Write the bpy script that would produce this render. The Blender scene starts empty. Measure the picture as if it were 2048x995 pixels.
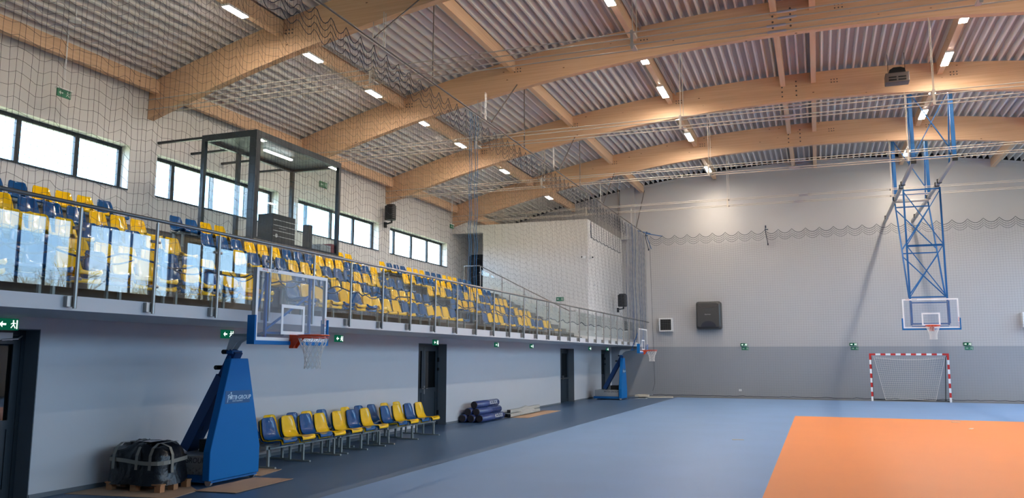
import bpy, math, random
from math import sin, cos, pi, radians, sqrt
from mathutils import Vector, Matrix

random.seed(7)
SC = bpy.context.scene
COL = SC.collection

# ------------------------------------------------------------------ helpers
class M:
    def __init__(s): s.v = []; s.f = []; s.m = []; s.cur = 0
    def mat(s, i): s.cur = i; return s
    def add(s, vs, fs):
        b = len(s.v); s.v += [tuple(p) for p in vs]
        for f in fs: s.f.append(tuple(b + i for i in f)); s.m.append(s.cur)
        return s
    def box(s, x0, x1, y0, y1, z0, z1):
        vs = [(x, y, z) for x in (x0, x1) for y in (y0, y1) for z in (z0, z1)]
        return s.add(vs, [(0, 1, 3, 2), (4, 6, 7, 5), (0, 4, 5, 1), (2, 3, 7, 6), (0, 2, 6, 4), (1, 5, 7, 3)])
    def bar(s, a, b, w, h, up=(0, 0, 1)):
        a = Vector(a); b = Vector(b); d = (b - a).normalized(); up = Vector(up)
        if abs(d.dot(up)) > .97: up = Vector((1, 0, 0))
        r = d.cross(up).normalized(); u = r.cross(d).normalized()
        vs = []
        for p in (a, b):
            for i, j in ((-1, -1), (1, -1), (1, 1), (-1, 1)): vs.append(p + r * (i * w / 2) + u * (j * h / 2))
        return s.add(vs, [(3, 2, 1, 0), (4, 5, 6, 7), (0, 1, 5, 4), (1, 2, 6, 5), (2, 3, 7, 6), (3, 0, 4, 7)])
    def tube(s, pts, r, n=6, closed=False, caps=True):
        pts = [Vector(p) for p in pts]; N = len(pts); rings = []
        ref = None
        for i, p in enumerate(pts):
            if closed: d = pts[(i + 1) % N] - pts[i - 1]
            else: d = pts[min(i + 1, N - 1)] - pts[max(i - 1, 0)]
            if d.length < 1e-9: d = Vector((0, 0, 1))
            d.normalize()
            if ref is None:
                ref = Vector((0, 0, 1)) if abs(d.z) < .9 else Vector((1, 0, 0))
            u = (ref - d * ref.dot(d))
            if u.length < 1e-5: u = d.orthogonal()
            u.normalize(); ref = u; w = d.cross(u)
            rr = r[i] if isinstance(r, (list, tuple)) else r
            rings.append([p + (u * cos(2 * pi * k / n) + w * sin(2 * pi * k / n)) * rr for k in range(n)])
        vs = [q for R in rings for q in R]; fs = []
        for i in range(N if closed else N - 1):
            j = (i + 1) % N
            for k in range(n): fs.append((i * n + k, i * n + (k + 1) % n, j * n + (k + 1) % n, j * n + k))
        if caps and not closed:
            fs.append(tuple(range(n))[::-1]); fs.append(tuple((N - 1) * n + k for k in range(n)))
        return s.add(vs, fs)
    def prism(s, poly, axis, a, b):
        n = len(poly); vs = []
        for t in (a, b):
            for p, q in poly:
                vs.append({'x': (t, p, q), 'y': (p, t, q), 'z': (p, q, t)}[axis])
        fs = [tuple(range(n))[::-1], tuple(range(n, 2 * n))] + [(i, (i + 1) % n, n + (i + 1) % n, n + i) for i in range(n)]
        return s.add(vs, fs)
    def grid(s, rows):
        R = len(rows); C = len(rows[0]); vs = [p for r in rows for p in r]
        return s.add(vs, [(i * C + j, i * C + j + 1, (i + 1) * C + j + 1, (i + 1) * C + j) for i in range(R - 1) for j in range(C - 1)])
    def mesh(s, name, mats, smooth=False):
        me = bpy.data.meshes.new(name); me.from_pydata(s.v, [], s.f); me.update()
        if not isinstance(mats, (list, tuple)): mats = [mats]
        for m in mats: me.materials.append(m)
        if len(mats) > 1: me.polygons.foreach_set('material_index', s.m)
        if smooth: me.polygons.foreach_set('use_smooth', [True] * len(s.f))
        me.update(); return me
    def build(s, name, mats, parent=None, smooth=False, bevel=0, loc=None):
        return link(name, s.mesh(name, mats, smooth), parent, loc, bevel)

def link(name, me, parent=None, loc=None, bevel=0, rot=None):
    o = bpy.data.objects.new(name, me); COL.objects.link(o)
    if parent: o.parent = parent
    if loc: o.location = loc
    if rot: o.rotation_euler = rot
    if bevel:
        b = o.modifiers.new('bevel', 'BEVEL'); b.width = bevel; b.segments = 2; b.limit_method = 'ANGLE'
    return o

def tag(o, label, cat, group=None, kind=None):
    o['label'] = label; o['category'] = cat
    if group: o['group'] = group
    if kind: o['kind'] = kind
    return o
def thing(name, label, cat, loc=(0, 0, 0), rz=0, group=None):
    o = bpy.data.objects.new(name, None); COL.objects.link(o); o.empty_display_size = .1
    o.location = loc; o.rotation_euler = (0, 0, rz)
    return tag(o, label, cat, group)
def struct(o): o['kind'] = 'structure'; return o
def kids(o): return [c for c in bpy.data.objects if c.parent == o]
def copy_tree(o, parent=None, tree=None):
    c = o.copy(); COL.objects.link(c); c.parent = parent
    for ch in kids(o): copy_tree(ch, c)
    return c
def text_mesh(s, size, mat, extrude=.001, shear=0, bold=0):
    cu = bpy.data.curves.new('lettering', 'FONT'); cu.body = s; cu.size = size; cu.extrude = extrude; cu.shear = shear
    cu.offset = bold; cu.align_x = 'CENTER'; cu.align_y = 'CENTER'; cu.resolution_u = 3
    o = bpy.data.objects.new('lettering', cu); COL.objects.link(o)
    dg = bpy.context.evaluated_depsgraph_get(); dg.update()
    me = bpy.data.meshes.new_from_object(o.evaluated_get(dg)); bpy.data.objects.remove(o)
    me.materials.clear(); me.materials.append(mat); return me

# ------------------------------------------------------------------ materials
def mat(name, col, rough=.6, metal=0., spec=.5, noise=None, bump=0, trans=None, coat=0):
    m = bpy.data.materials.new(name); m.use_nodes = True; nt = m.node_tree; b = nt.nodes['Principled BSDF']
    b.inputs['Base Color'].default_value = (*col, 1); b.inputs['Roughness'].default_value = rough
    b.inputs['Metallic'].default_value = metal; b.inputs['Specular IOR Level'].default_value = spec
    b.inputs['Coat Weight'].default_value = coat
    if noise:
        sc, amt, st = noise
        tc = nt.nodes.new('ShaderNodeTexCoord'); mp = nt.nodes.new('ShaderNodeMapping'); mp.inputs['Scale'].default_value = st
        nz = nt.nodes.new('ShaderNodeTexNoise'); nz.inputs['Scale'].default_value = sc; nz.inputs['Detail'].default_value = 4
        mx = nt.nodes.new('ShaderNodeMixRGB'); mx.blend_type = 'MIX'
        mx.inputs[1].default_value = (*[max(0, c * (1 - amt)) for c in col], 1); mx.inputs[2].default_value = (*[min(1, c * (1 + amt)) for c in col], 1)
        nt.links.new(tc.outputs['Object'], mp.inputs[0]); nt.links.new(mp.outputs[0], nz.inputs[0])
        nt.links.new(nz.outputs[0], mx.inputs[0]); nt.links.new(mx.outputs[0], b.inputs['Base Color'])
        if bump:
            bp = nt.nodes.new('ShaderNodeBump'); bp.inputs['Strength'].default_value = bump; bp.inputs['Distance'].default_value = .02
            nt.links.new(nz.outputs[0], bp.inputs['Height']); nt.links.new(bp.outputs[0], b.inputs['Normal'])
    return m

def glass_mat(name, tint, ior=1.5, haze=0.0):
    m = bpy.data.materials.new(name); m.use_nodes = True; nt = m.node_tree; nt.nodes.clear()
    out = nt.nodes.new('ShaderNodeOutputMaterial'); mix = nt.nodes.new('ShaderNodeMixShader')
    tr = nt.nodes.new('ShaderNodeBsdfTransparent'); tr.inputs[0].default_value = (*tint, 1)
    gl = nt.nodes.new('ShaderNodeBsdfGlossy'); gl.inputs['Roughness'].default_value = 0.01; gl.inputs[0].default_value = (1, 1, 1, 1)
    fr = nt.nodes.new('ShaderNodeFresnel'); ge = nt.nodes.new('ShaderNodeNewGeometry'); mr = nt.nodes.new('ShaderNodeMapRange')
    mr.inputs['To Min'].default_value = ior; mr.inputs['To Max'].default_value = 1 / ior     # both faces of a sheet reflect alike
    nt.links.new(ge.outputs['Backfacing'], mr.inputs['Value']); nt.links.new(mr.outputs[0], fr.inputs[0])
    nt.links.new(fr.outputs[0], mix.inputs[0]); nt.links.new(tr.outputs[0], mix.inputs[1]); nt.links.new(gl.outputs[0], mix.inputs[2])
    if haze:
        df = nt.nodes.new('ShaderNodeBsdfDiffuse'); df.inputs[0].default_value = (.75, .82, .9, 1)
        m2 = nt.nodes.new('ShaderNodeMixShader'); m2.inputs[0].default_value = haze
        nt.links.new(mix.outputs[0], m2.inputs[1]); nt.links.new(df.outputs[0], m2.inputs[2]); nt.links.new(m2.outputs[0], out.inputs[0])
    else: nt.links.new(mix.outputs[0], out.inputs[0])
    return m

def emit(name, col, st):
    m = bpy.data.materials.new(name); m.use_nodes = True; nt = m.node_tree; nt.nodes.clear()
    out = nt.nodes.new('ShaderNodeOutputMaterial'); e = nt.nodes.new('ShaderNodeEmission')
    e.inputs[0].default_value = (*col, 1); e.inputs[1].default_value = st; nt.links.new(e.outputs[0], out.inputs[0]); return m

def wood_mat(name, base, dark, axis):
    # glued laminated timber: long grain, lamella lines, small knots
    m = bpy.data.materials.new(name); m.use_nodes = True; nt = m.node_tree; b = nt.nodes['Principled BSDF']
    b.inputs['Roughness'].default_value = .55; b.inputs['Specular IOR Level'].default_value = .3
    N = nt.nodes.new; L = nt.links.new
    tc = N('ShaderNodeTexCoord'); mp = N('ShaderNodeMapping')
    mp.inputs['Scale'].default_value = (.35, 6, 14) if axis == 'x' else (6, .35, 14)
    nz = N('ShaderNodeTexNoise'); nz.inputs['Scale'].default_value = 1.5; nz.inputs['Detail'].default_value = 5
    L(tc.outputs['Object'], mp.inputs[0]); L(mp.outputs[0], nz.inputs[0])
    cr = N('ShaderNodeValToRGB'); cr.color_ramp.elements[0].position = .3; cr.color_ramp.elements[1].position = .7
    cr.color_ramp.elements[0].color = (*dark, 1); cr.color_ramp.elements[1].color = (*base, 1); L(nz.outputs[0], cr.inputs[0])
    mp2 = N('ShaderNodeMapping'); mp2.inputs['Scale'].default_value = (1.1, 1, 2.6) if axis == 'x' else (1, 1.1, 2.6)
    vo = N('ShaderNodeTexVoronoi'); vo.inputs['Scale'].default_value = 1.6
    L(tc.outputs['Object'], mp2.inputs[0]); L(mp2.outputs[0], vo.inputs[0])
    kr = N('ShaderNodeValToRGB'); kr.color_ramp.elements[0].position = .035; kr.color_ramp.elements[1].position = .075
    L(vo.outputs['Distance'], kr.inputs[0])
    mx = N('ShaderNodeMixRGB'); mx.inputs[1].default_value = (.13, .06, .03, 1)
    L(kr.outputs[0], mx.inputs[0]); L(cr.outputs[0], mx.inputs[2]); L(mx.outputs[0], b.inputs['Base Color'])
    return m

MT = {}
MT['wall_up'] = mat('white_wall_paint', (.66, .655, .65), .75, noise=(2.2, .015, (1, 1, 1)))
MT['wall_far'] = mat('grey_white_wall_paint', (.475, .475, .485), .75, noise=(2.2, .015, (1, 1, 1)))
MT['wall_left'] = mat('light_grey_wall_paint', (.60, .605, .62), .6, noise=(1.6, .02, (1, 1, 1)))
MT['wall_low'] = mat('grey_wall_paint', (.30, .32, .355), .6, noise=(1.6, .02, (1, 1, 1)))
MT['fascia'] = mat('pale_grey_render', (.62, .62, .63), .7)
MT['dark_wall'] = mat('dark_grey_wall', (.22, .24, .27), .7)
MT['conc'] = mat('stand_concrete', (.135, .125, .115), .8, noise=(5, .15, (1, 1, 1)))
MT['bare'] = mat('bare_screed', (.16, .165, .175), .8, noise=(6, .15, (1, 1, 1)))
MT['fl_dark'] = mat('dark_blue_vinyl', (.058, .108, .195), .38, noise=(3, .08, (1, 1, 1)))
MT['fl_blue'] = mat('pale_blue_vinyl', (.165, .285, .50), .42, noise=(.7, .1, (1, 1, 1)))
MT['fl_orange'] = mat('orange_vinyl', (.8, .25, .06), .45, noise=(.8, .04, (1, 1, 1)))
MT['deck'] = mat('white_coated_steel_deck', (.75, .73, .70), .5, metal=.0, spec=.5)
MT['deckp'] = mat('perforated_deck_trough', (.40, .38, .365), .6)
MT['foam'] = mat('black_foam', (.012, .012, .013), .9)
MT['wood'] = wood_mat('glulam_timber', (.74, .50, .325), (.64, .40, .24), 'x')
MT['woody'] = wood_mat('purlin_timber', (.75, .53, .36), (.66, .44, .275), 'y')
MT['zinc'] = mat('galvanised_steel', (.55, .55, .56), .4, .85)
MT['rod'] = mat('zinc_tie_rod', (.56, .51, .45), .7, .0, spec=.25)
MT['steel'] = mat('brushed_stainless_steel', (.33, .31, .29), .36, .85)
MT['anth'] = mat('anthracite_aluminium', (.018, .027, .035), .4, .2)
MT['door'] = mat('anthracite_door_paint', (.022, .032, .042), .35, .1)
MT['reveal'] = mat('grey_reveal_paint', (.16, .18, .2), .7)
MT['glass'] = glass_mat('clear_glass', (.95, .985, .98), 1.42)
MT['wglass'] = glass_mat('window_glass', (.96, .98, .98))
MT['dglass'] = glass_mat('tinted_door_glass', (.25, .27, .27), 1.55)
MT['board'] = glass_mat('acrylic_board', (.93, .96, 1.0), 1.45, haze=.05)
MT['seatb'] = mat('glossy_blue_plastic', (.004, .075, .23), .1, spec=.5)
MT['seaty'] = mat('glossy_yellow_plastic', (.93, .54, .004), .1, spec=.5)
MT['frame'] = mat('grey_green_powder_coat', (.27, .3, .29), .45, .2)
MT['blue'] = mat('blue_vinyl_padding', (.004, .145, .42), .55, spec=.2, noise=(60, .06, (1, 1, 1)))
MT['bluest'] = mat('blue_painted_steel', (.008, .11, .33), .5, .0, spec=.3)
MT['darkblue'] = mat('deep_blue_foam', (.01, .06, .2), .6)
MT['white'] = mat('white_paint', (.86, .87, .88), .4)
MT['whiter'] = mat('white_plastic', (.8, .82, .83), .4)
MT['red'] = mat('signal_red_paint', (.55, .025, .02), .4)
MT['orange'] = mat('orange_rim_paint', (.68, .075, .015), .35)
MT['cord'] = mat('white_cord', (.78, .76, .72), .8)
MT['netd'] = mat('dark_net_cord', (.045, .05, .065), .8)
MT['netg'] = mat('grey_net_cord', (.16, .165, .17), .8)
MT['netb'] = mat('blue_net_cord', (.01, .13, .3), .7)
MT['netf'] = mat('folded_net_cord', (.09, .13, .24), .8)
MT['navy'] = mat('navy_rope', (.012, .022, .05), .7)
MT['black'] = mat('black_plastic', (.01, .011, .012), .5, spec=.3)
MT['wrap'] = mat('black_stretch_film', (.005, .006, .009), .3, spec=.45, noise=(9, .4, (1, 1, 1)), bump=1.0)
MT['tape'] = mat('brown_packing_tape', (.23, .21, .17), .3)
MT['paperw'] = mat('white_paper', (.6, .6, .6), .7)
MT['palwood'] = mat('pallet_wood', (.42, .2, .09), .8, noise=(5, .2, (1, 1, 1)))
MT['card'] = mat('brown_cardboard', (.42, .27, .17), .85, noise=(4, .08, (1, 1, 1)))
MT['alu'] = mat('aluminium_sheet', (.4, .4, .4), .4, .3)
MT['greymet'] = mat('grey_painted_steel', (.55, .6, .6), .5, .0)
MT['heater'] = mat('dark_grey_plastic_cowl', (.05, .05, .05), .4)
MT['heater_in'] = mat('navy_grille', (.012, .016, .03), .5)
MT['taupe'] = mat('taupe_metal', (.11, .09, .085), .5)
MT['signg'] = mat('green_sign_face', (.01, .17, .09), .4)
MT['signe'] = emit('lit_green_sign', (.01, .25, .14), .22)
MT['signw'] = emit('lit_white_pictogram', (.8, 1, .9), 1.3)
MT['signw2'] = mat('white_pictogram', (.6, .7, .66), .5)
MT['led'] = emit('warm_led_panel', (1.0, .885, .75), 130)
MT['ledw'] = emit('white_led_strip', (.95, 1.0, 1.0), 5)
MT['film'] = mat('roll_film', (.06, .09, .25), .2, spec=.7, noise=(6, .25, (1, 3, 1)))
MT['roll'] = mat('dark_roll_end', (.03, .02, .025), .7)
MT['foamw'] = mat('pale_wrapping', (.5, .49, .44), .5, noise=(7, .15, (1, 1, 1)))
MT['pale'] = mat('cream_offcut', (.6, .53, .42), .7)
MT['ground'] = mat('outside_dry_grass', (.22, .2, .1), .9, noise=(.6, .3, (1, 1, 1)))
MT['twig'] = mat('bare_twigs', (.42, .3, .1), .9)
MT['bark'] = mat('bark', (.1, .07, .05), .9)
MT['tablet'] = mat('grey_tabletop', (.3, .32, .34), .5)
MT['maroon'] = mat('maroon_binder', (.2, .02, .03), .5)
MT['plinth'] = mat('grey_plinth', (.22, .21, .2), .7)
MT['panelc'] = mat('dark_ceiling_panel', (.08, .095, .1), .5, .0)
MT['padmark'] = mat('teal_blue_badge', (.006, .09, .24), .5)
MT['lettw'] = mat('pale_blue_lettering', (.55, .72, .85), .5)
MT['lettr'] = mat('red_lettering', (.6, .05, .03), .5)
MT['lettd'] = mat('dark_lettering', (.03, .03, .04), .5)
MT['lettb'] = mat('blue_lettering', (.03, .08, .4), .5)

# ------------------------------------------------------------------ dimensions
W = 15.87; Y0 = -1.6; YF = 40.9; XL = -9.92
def ztop(x): return 11.34 - .0098 * x * x
def zbot(x): return 10.42 - .0099 * x * x
SLZ0, SLZ1 = 2.41, 2.58
BEAMS = [3.2, 9.38, 15.57, 21.75, 27.88, 34.1]

def wall_cells(m, axis, a0, a1, u0, u1, z0, z1, holes):
    us = sorted({u0, u1, *[h[0] for h in holes], *[h[1] for h in holes]}); zs = sorted({z0, z1, *[h[2] for h in holes], *[h[3] for h in holes]})
    us = [u for u in us if u0 <= u <= u1]; zs = [z for z in zs if z0 <= z <= z1]
    for i in range(len(us) - 1):
        j = 0
        while j < len(zs) - 1:
            uc = (us[i] + us[i + 1]) / 2
            def solid(k): zc = (zs[k] + zs[k + 1]) / 2; return not any(h[0] < uc < h[1] and h[2] < zc < h[3] for h in holes)
            if not solid(j): j += 1; continue
            k = j
            while k < len(zs) - 1 and solid(k): k += 1
            if axis == 'x': m.box(a0, a1, us[i], us[i + 1], zs[j], zs[k])
            else: m.box(us[i], us[i + 1], a0, a1, zs[j], zs[k])
            j = k

# ------------------------------------------------------------------ floor
m = M()
def fq(x0, x1, y0, y1, i):
    m.mat(i); m.add([(x0, y0, 0), (x1, y0, 0), (x1, y1, 0), (x0, y1, 0)], [(0, 1, 2, 3)])
CX0, CX1, CY0, CY1 = -6.4, 13.8, -.7, 39.45
OX0, OX1, OY0, OY1 = -.8, 8.2, 10.4, 28.45
fq(-10.6, CX0, Y0, CY1, 0); fq(CX1, W, Y0, CY1, 0); fq(CX0, CX1, Y0, CY0, 0)
fq(CX0, OX0, CY0, CY1, 1); fq(OX1, CX1, CY0, CY1, 1); fq(OX0, OX1, CY0, OY0, 1); fq(OX0, OX1, OY1, CY1, 1)
fq(OX0, OX1, OY0, OY1, 2); fq(-10.6, W, CY1, YF, 3)
struct(m.build('floor', [MT['fl_dark'], MT['fl_blue'], MT['fl_orange'], MT['bare']]))

# ------------------------------------------------------------------ walls
DOORS = [(6.55, 8.12), (19.36, 21.12), (32.05, 34.05), (38.77, 40.55)]
m = M(); wall_cells(m, 'x', XL - .33, XL, Y0, YF, 0, SLZ0, [(a, b, -1, 2.25) for a, b in DOORS])
struct(m.build('wall_left_lower', MT['wall_left']))
m = M(); m.box(XL - .55, XL - .335, Y0, YF, 0, SLZ0)
struct(m.build('wall_left_backing', MT['dark_wall']))
WIN = [(3.55, 8.75), (9.9, 15.08), (15.98, 21.07), (22.12, 27.42), (28.3, 33.66)]
WZ0, WZ1 = 5.99, 7.1
m = M(); wall_cells(m, 'x', -W - .42, -W, Y0, YF, SLZ1, 12.0, [(a, b, WZ0, WZ1) for a, b in WIN])
struct(m.build('wall_left_upper', MT['wall_up']))
RW = [(a + .45, a + 5.75) for a in [-3.0, 3.2, 9.38, 15.57, 21.75, 27.88]] + [(34.6, 40.0)]
RZ0, RZ1 = 4.7, 8.15
m = M(); wall_cells(m, 'x', W, W + .4, Y0, YF, 0, 12.0, [(a, b, RZ0, RZ1) for a, b in RW])
struct(m.build('wall_right', MT['wall_up']))
m = M(); m.mat(0).box(-W - .4, W + .4, YF, YF + .35, 2.41, 12.0); m.mat(1).box(-W - .4, W + .4, YF, YF + .35, -.1, 2.41)
struct(m.build('wall_far', [MT['wall_far'], MT['wall_low']]))
m = M(); m.mat(0).box(-W - .4, W + .4, Y0 - .3, Y0, 2.41, 12.0); m.mat(1).box(-W - .4, W + .4, Y0 - .3, Y0, -.1, 2.41)
struct(m.build('wall_near', [MT['wall_up'], MT['wall_low']]))
# grey column strip at the far wall
m = M(); m.box(-9.3, -8.55, YF - .22, YF, 7.9, 11.2)
struct(m.build('trim_1', MT['wall_far']))

# windows of the gallery wall, and the big ones on the court side
def window(name, x, y0, y1, z0, z1, muls, depth, sgn):
    o = bpy.data.objects.new(name, None); COL.objects.link(o); struct(o)
    f = M(); fw = .09
    xa, xb = sorted((x, x + sgn * .07))
    f.box(xa, xb, y0, y1, z0, z0 + fw); f.box(xa, xb, y0, y1, z1 - fw, z1)
    f.box(xa, xb, y0, y0 + fw, z0 + fw, z1 - fw); f.box(xa, xb, y1 - fw, y1, z0 + fw, z1 - fw)
    for q in muls: f.box(xa, xb, q - .06, q + .06, z0 + fw, z1 - fw)
    f.build('window_frame', MT['anth'], o)
    es = [y0 + fw] + muls + [y1 - fw]
    for a, b in zip(es[:-1], es[1:]):
        xg = (xa + xb) / 2
        M().add([(xg, a, z0 + fw), (xg, b, z0 + fw), (xg, b, z1 - fw), (xg, a, z1 - fw)], [(0, 1, 2, 3)]).build('pane', MT['wglass'], o)
    xs = sorted((x + sgn * .005, x - sgn * depth))
    M().box(xs[0], xs[1], y0 + .01, y1 - .01, z0 - .025, z0 + .005).build('sill', MT['anth'], o)
n = 1
for a, b in WIN:
    window('window_%d' % n, -W - .27, a, b, WZ0, WZ1, [a + .85, a + 2.38, a + 3.88], .3, -1); n += 1
for a, b in RW:
    k = 4; window('window_%d' % n, W + .2, a, b, RZ0, RZ1, [a + (b - a) * i / k for i in range(1, k)], .23, 1); n += 1

# ------------------------------------------------------------------ roof deck
m = M(); xs = []
p = .245; x = -W - .3
prof = []
while x < W + .3:
    prof += [(x, 0.0), (x + .05, 0.0), (x + .08, .16), (x + .215, .16)]
    x += p
row0 = [(q, Y0 - .3, ztop(q) + .005 + dz) for q, dz in prof]; row1 = [(q, YF + .2, ztop(q) + .005 + dz) for q, dz in prof]
for i in range(len(prof) - 1):
    m.mat((0, 0, 1, 0)[i % 4]).add([row0[i], row0[i + 1], row1[i + 1], row1[i]], [(0, 1, 2, 3)])
m.mat(2)
for i in range(0, len(prof) - 4, 4):
    a, b, c, d, e = prof[i], prof[i + 1], prof[i + 2], prof[i + 3], prof[i + 4]
    y = YF - .06
    m.add([(b[0], y, ztop(b[0]) - .01), (c[0], y, ztop(c[0]) + .17), (d[0], y, ztop(d[0]) + .17), (e[0], y, ztop(e[0]) - .01)], [(0, 1, 2, 3)])
struct(m.build('ceiling', [MT['deck'], MT['deckp'], MT['foam']]))
# wall head under the deck
m = M()
for i in range(26):
    a = -W + i * 2 * W / 26; b = a + 2 * W / 26
    m.add([(a, YF - .05, ztop(a) - .12), (b, YF - .05, ztop(b) - .12), (b, YF - .05, ztop(b)), (a, YF - .05, ztop(a)),
           (a, YF, ztop(a) - .12), (b, YF, ztop(b) - .12), (b, YF, ztop(b)), (a, YF, ztop(a))], [(0, 1, 2, 3), (0, 4, 5, 1), (3, 2, 6, 7)])
struct(m.build('trim_2', MT['wall_far']))

# ------------------------------------------------------------------ arched timber beams + tie rods
BL = ['nearest one, almost above the camera position', 'second one, in front of the first lit bay', 'first one whose foot shows, left of the glass booth',
      'with its foot hidden behind the glass booth', 'with its foot right above the first wall speaker', 'farthest one before the far wall']
ROD_Z = (8.41, 8.15)
for k, y in enumerate(BEAMS):
    o = thing('arched_beam', 'arched glulam beam across the hall, ' + BL[k], 'beam', group='arched roof beams')
    m = M(); NX = 48
    lo, hi = [], []
    for i in range(NX + 1):
        x = -W + 2 * W * i / NX
        hi.append((x, ztop(x))); lo.append((x, zbot(x)))
    m.prism(lo + hi[::-1], 'y', y, y + .2); m.build('timber', MT['wood'], o)
    for dy in (-.05, .25):
        for z in ROD_Z:
            M().tube([(-W, y + dy, z), (W, y + dy, z)], .0135, 6).build('tie_rod', MT['rod'], o)
    for x in (-9.3, -3.25, 2.95, 9.1):
        h = M()
        h.box(x - .05, x + .05, y - .065, y + .265, ROD_Z[1] - .02, ROD_Z[1] + .02); h.box(x - .05, x + .05, y - .065, y + .265, ROD_Z[0] - .02, ROD_Z[0] + .02)
        h.box(x - .03, x + .03, y - .07, y - .055, ROD_Z[1] - .09, ROD_Z[0] + .05)
        h.tube([(x, y + .02, ROD_Z[0]), (x, y + .02, zbot(x) + .02)], .009, 5); h.tube([(x + .05, y + .18, ROD_Z[0]), (x + .05, y + .18, zbot(x) + .02)], .009, 5)
        h.build('rod_hanger', MT['rod'], o)
    t = M()
    for dy in (-.05, .25):
        for z, x in ((ROD_Z[0], -.45), (ROD_Z[1], -.65)): t.tube([(x, y + dy, z), (x + .35, y + dy, z)], .028, 8)
    t.build('turnbuckle', MT['zinc'], o)
    # paired bolt plates near purlin joints
    b = M()
    for x in (-11.6, -8.0, -4.2, .9, 4.4, 7.9):
        for i in range(3):
            for j in range(2): b.tube([(x + .09 * i - .1, y - .012, ztop(x) - .32 - .09 * j), (x + .09 * i - .1, y + .002, ztop(x) - .32 - .09 * j)], .02, 8)
    for i in range(2):
        for j in range(4): b.tube([(-.75 + .45 * i, y - .012, 10.6 + .16 * j), (-.75 + .45 * i, y + .002, 10.6 + .16 * j)], .028, 8)
    b.build('bolt_heads', MT['taupe'], o)

# ------------------------------------------------------------------ purlins
PX = [(-15.62, 'at the eaves above the gallery windows', .34), (-11.87, 'carrying the left lamp row', .38), (-8.17, 'left of the safety net cable brackets', .36), (-4.5, 'carrying the middle lamp row', .38),
      (-.72, 'left one of the close pair at the ridge', .38), (.25, 'right one of the close pair at the ridge', .38), (4.0, 'carrying the lamp row above the hanging hoop', .38), (7.72, 'right of the hanging hoop', .36), (11.87, 'toward the window side', .36), (15.62, 'at the eaves above the court-side windows', .34)]
spans = [(Y0, BEAMS[0])] + [(BEAMS[i] + .2, BEAMS[i + 1]) for i in range(5)] + [(BEAMS[5] + .2, YF)]
BAY = ['nearest', 'second', 'third', 'fourth', 'fifth', 'sixth', 'farthest']
for i, (a, b) in enumerate(spans):
    if i < 2: continue
    for x, ds, dep in PX:
        z1 = ztop(x) - .004; w = .16
        if abs(x) > 15: z1 = ztop(abs(x)+.1) - .01
        o = M().box(x - w / 2, x + w / 2, a, b, z1 - dep, z1).build('purlin', MT['woody'])
        tag(o, 'timber purlin %s, in the %s roof bay' % (ds, BAY[i]), 'purlin', 'roof purlins')

# ------------------------------------------------------------------ roof lamps
def lamp(x, ya, yb, w, label, drop=.05):
    z = ztop(x) - .38 - drop
    o = thing('ceiling_lamp', label, 'lamp', (x, (ya + yb) / 2, z), 0, 'linear roof lamps'); h = (yb - ya) / 2
    M().box(-w / 2 - .015, w / 2 + .015, -h - .02, h + .02, -.005, .045).build('housing', MT['whiter'], o)
    M().box(-w / 2, w / 2, -h, h, -.016, -.006).build('diffuser', MT['led'], o)
    for sg in (-1, 1): M().box(-.03, .03, sg * h * .6 - .03, sg * h * .6 + .03, .045, .045 + drop).build('bracket', MT['zinc'], o)
LA = [(10.6, 11.25), (13.63, 14.28), (16.64, 17.28), (19.69, 20.35), (22.86, 23.5), (25.9, 26.55), (30.35, 31.05), (36.3, 37.0)]
for i, (a, b) in enumerate(LA):
    lamp(-11.87, a, b, .17, ['short lamp in the left row, above the frame edge', 'nearest visible lamp of the left row, at the top edge', 'lamp of the left row just past the first arched beam', 'third visible lamp of the left row, above the booth roof',
         'lamp of the left row between booth and second beam', 'lamp of the left row in the bay before the wall speaker', 'small lamp of the left row near the far end', 'lamp of the left row hidden above the white block'][i] + ', on a purlin')
LB = [(15.95, 17.1), (18.0, 19.12), (22.35, 23.5), (25.78, 26.92), (28.6, 29.75), (31.72, 32.9), (34.85, 36.0), (37.75, 38.88)]
NB = ['unseen first', 'top edge', 'just behind the second beam', 'in front of the third beam', 'just behind the third beam', 'in front of the farthest beam', 'just behind the farthest beam', 'closest to the far wall']
for i, (a, b) in enumerate(LB):
    lamp(-4.5, a, b, .19, 'linear lamp of the middle row, ' + NB[i])
    lamp(4.0, a, b, .19, 'linear lamp of the row above the hanging hoop, ' + NB[i])
    if i % 2 == 0: lamp(11.87, a + 1, b + 1, .19, 'linear lamp of the window-side row, ' + NB[i])
# extra spots added at the two end fixtures for a warm far-wall patch
for x in (-4.5, 4.0):
    l = bpy.data.lights.new('added_wall_spot', 'SPOT'); l.energy = 130; l.color = (1, .82, .6); l.spot_size = radians(62); l.spot_blend = 1.0; l.shadow_soft_size = .12
    ob = bpy.data.objects.new('added_wall_spot', l); COL.objects.link(ob); ob.location = (x, 39.0, ztop(x) - .5)
    ob.rotation_euler = Vector((0, 1.9, -1.75)).to_track_quat('-Z', 'Y').to_euler()
# galvanised conduit along two lamp purlins
for x, a in ((-11.7, 'left'), (-4.3, 'middle')):
    for y0, y1, b in ((15.8, 21.7, 'above the glass booth'), (22.0, 27.8, 'in the bay past the booth')):
        tag(M().box(x - .02, x + .02, y0, y1, ztop(x) - .12, ztop(x) - .06).build('cable_tray', MT['zinc']), 'thin grey cable trunking beside the %s lamp row purlin, %s' % (a, b), 'cable tray', 'roof cable trunking')

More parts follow.
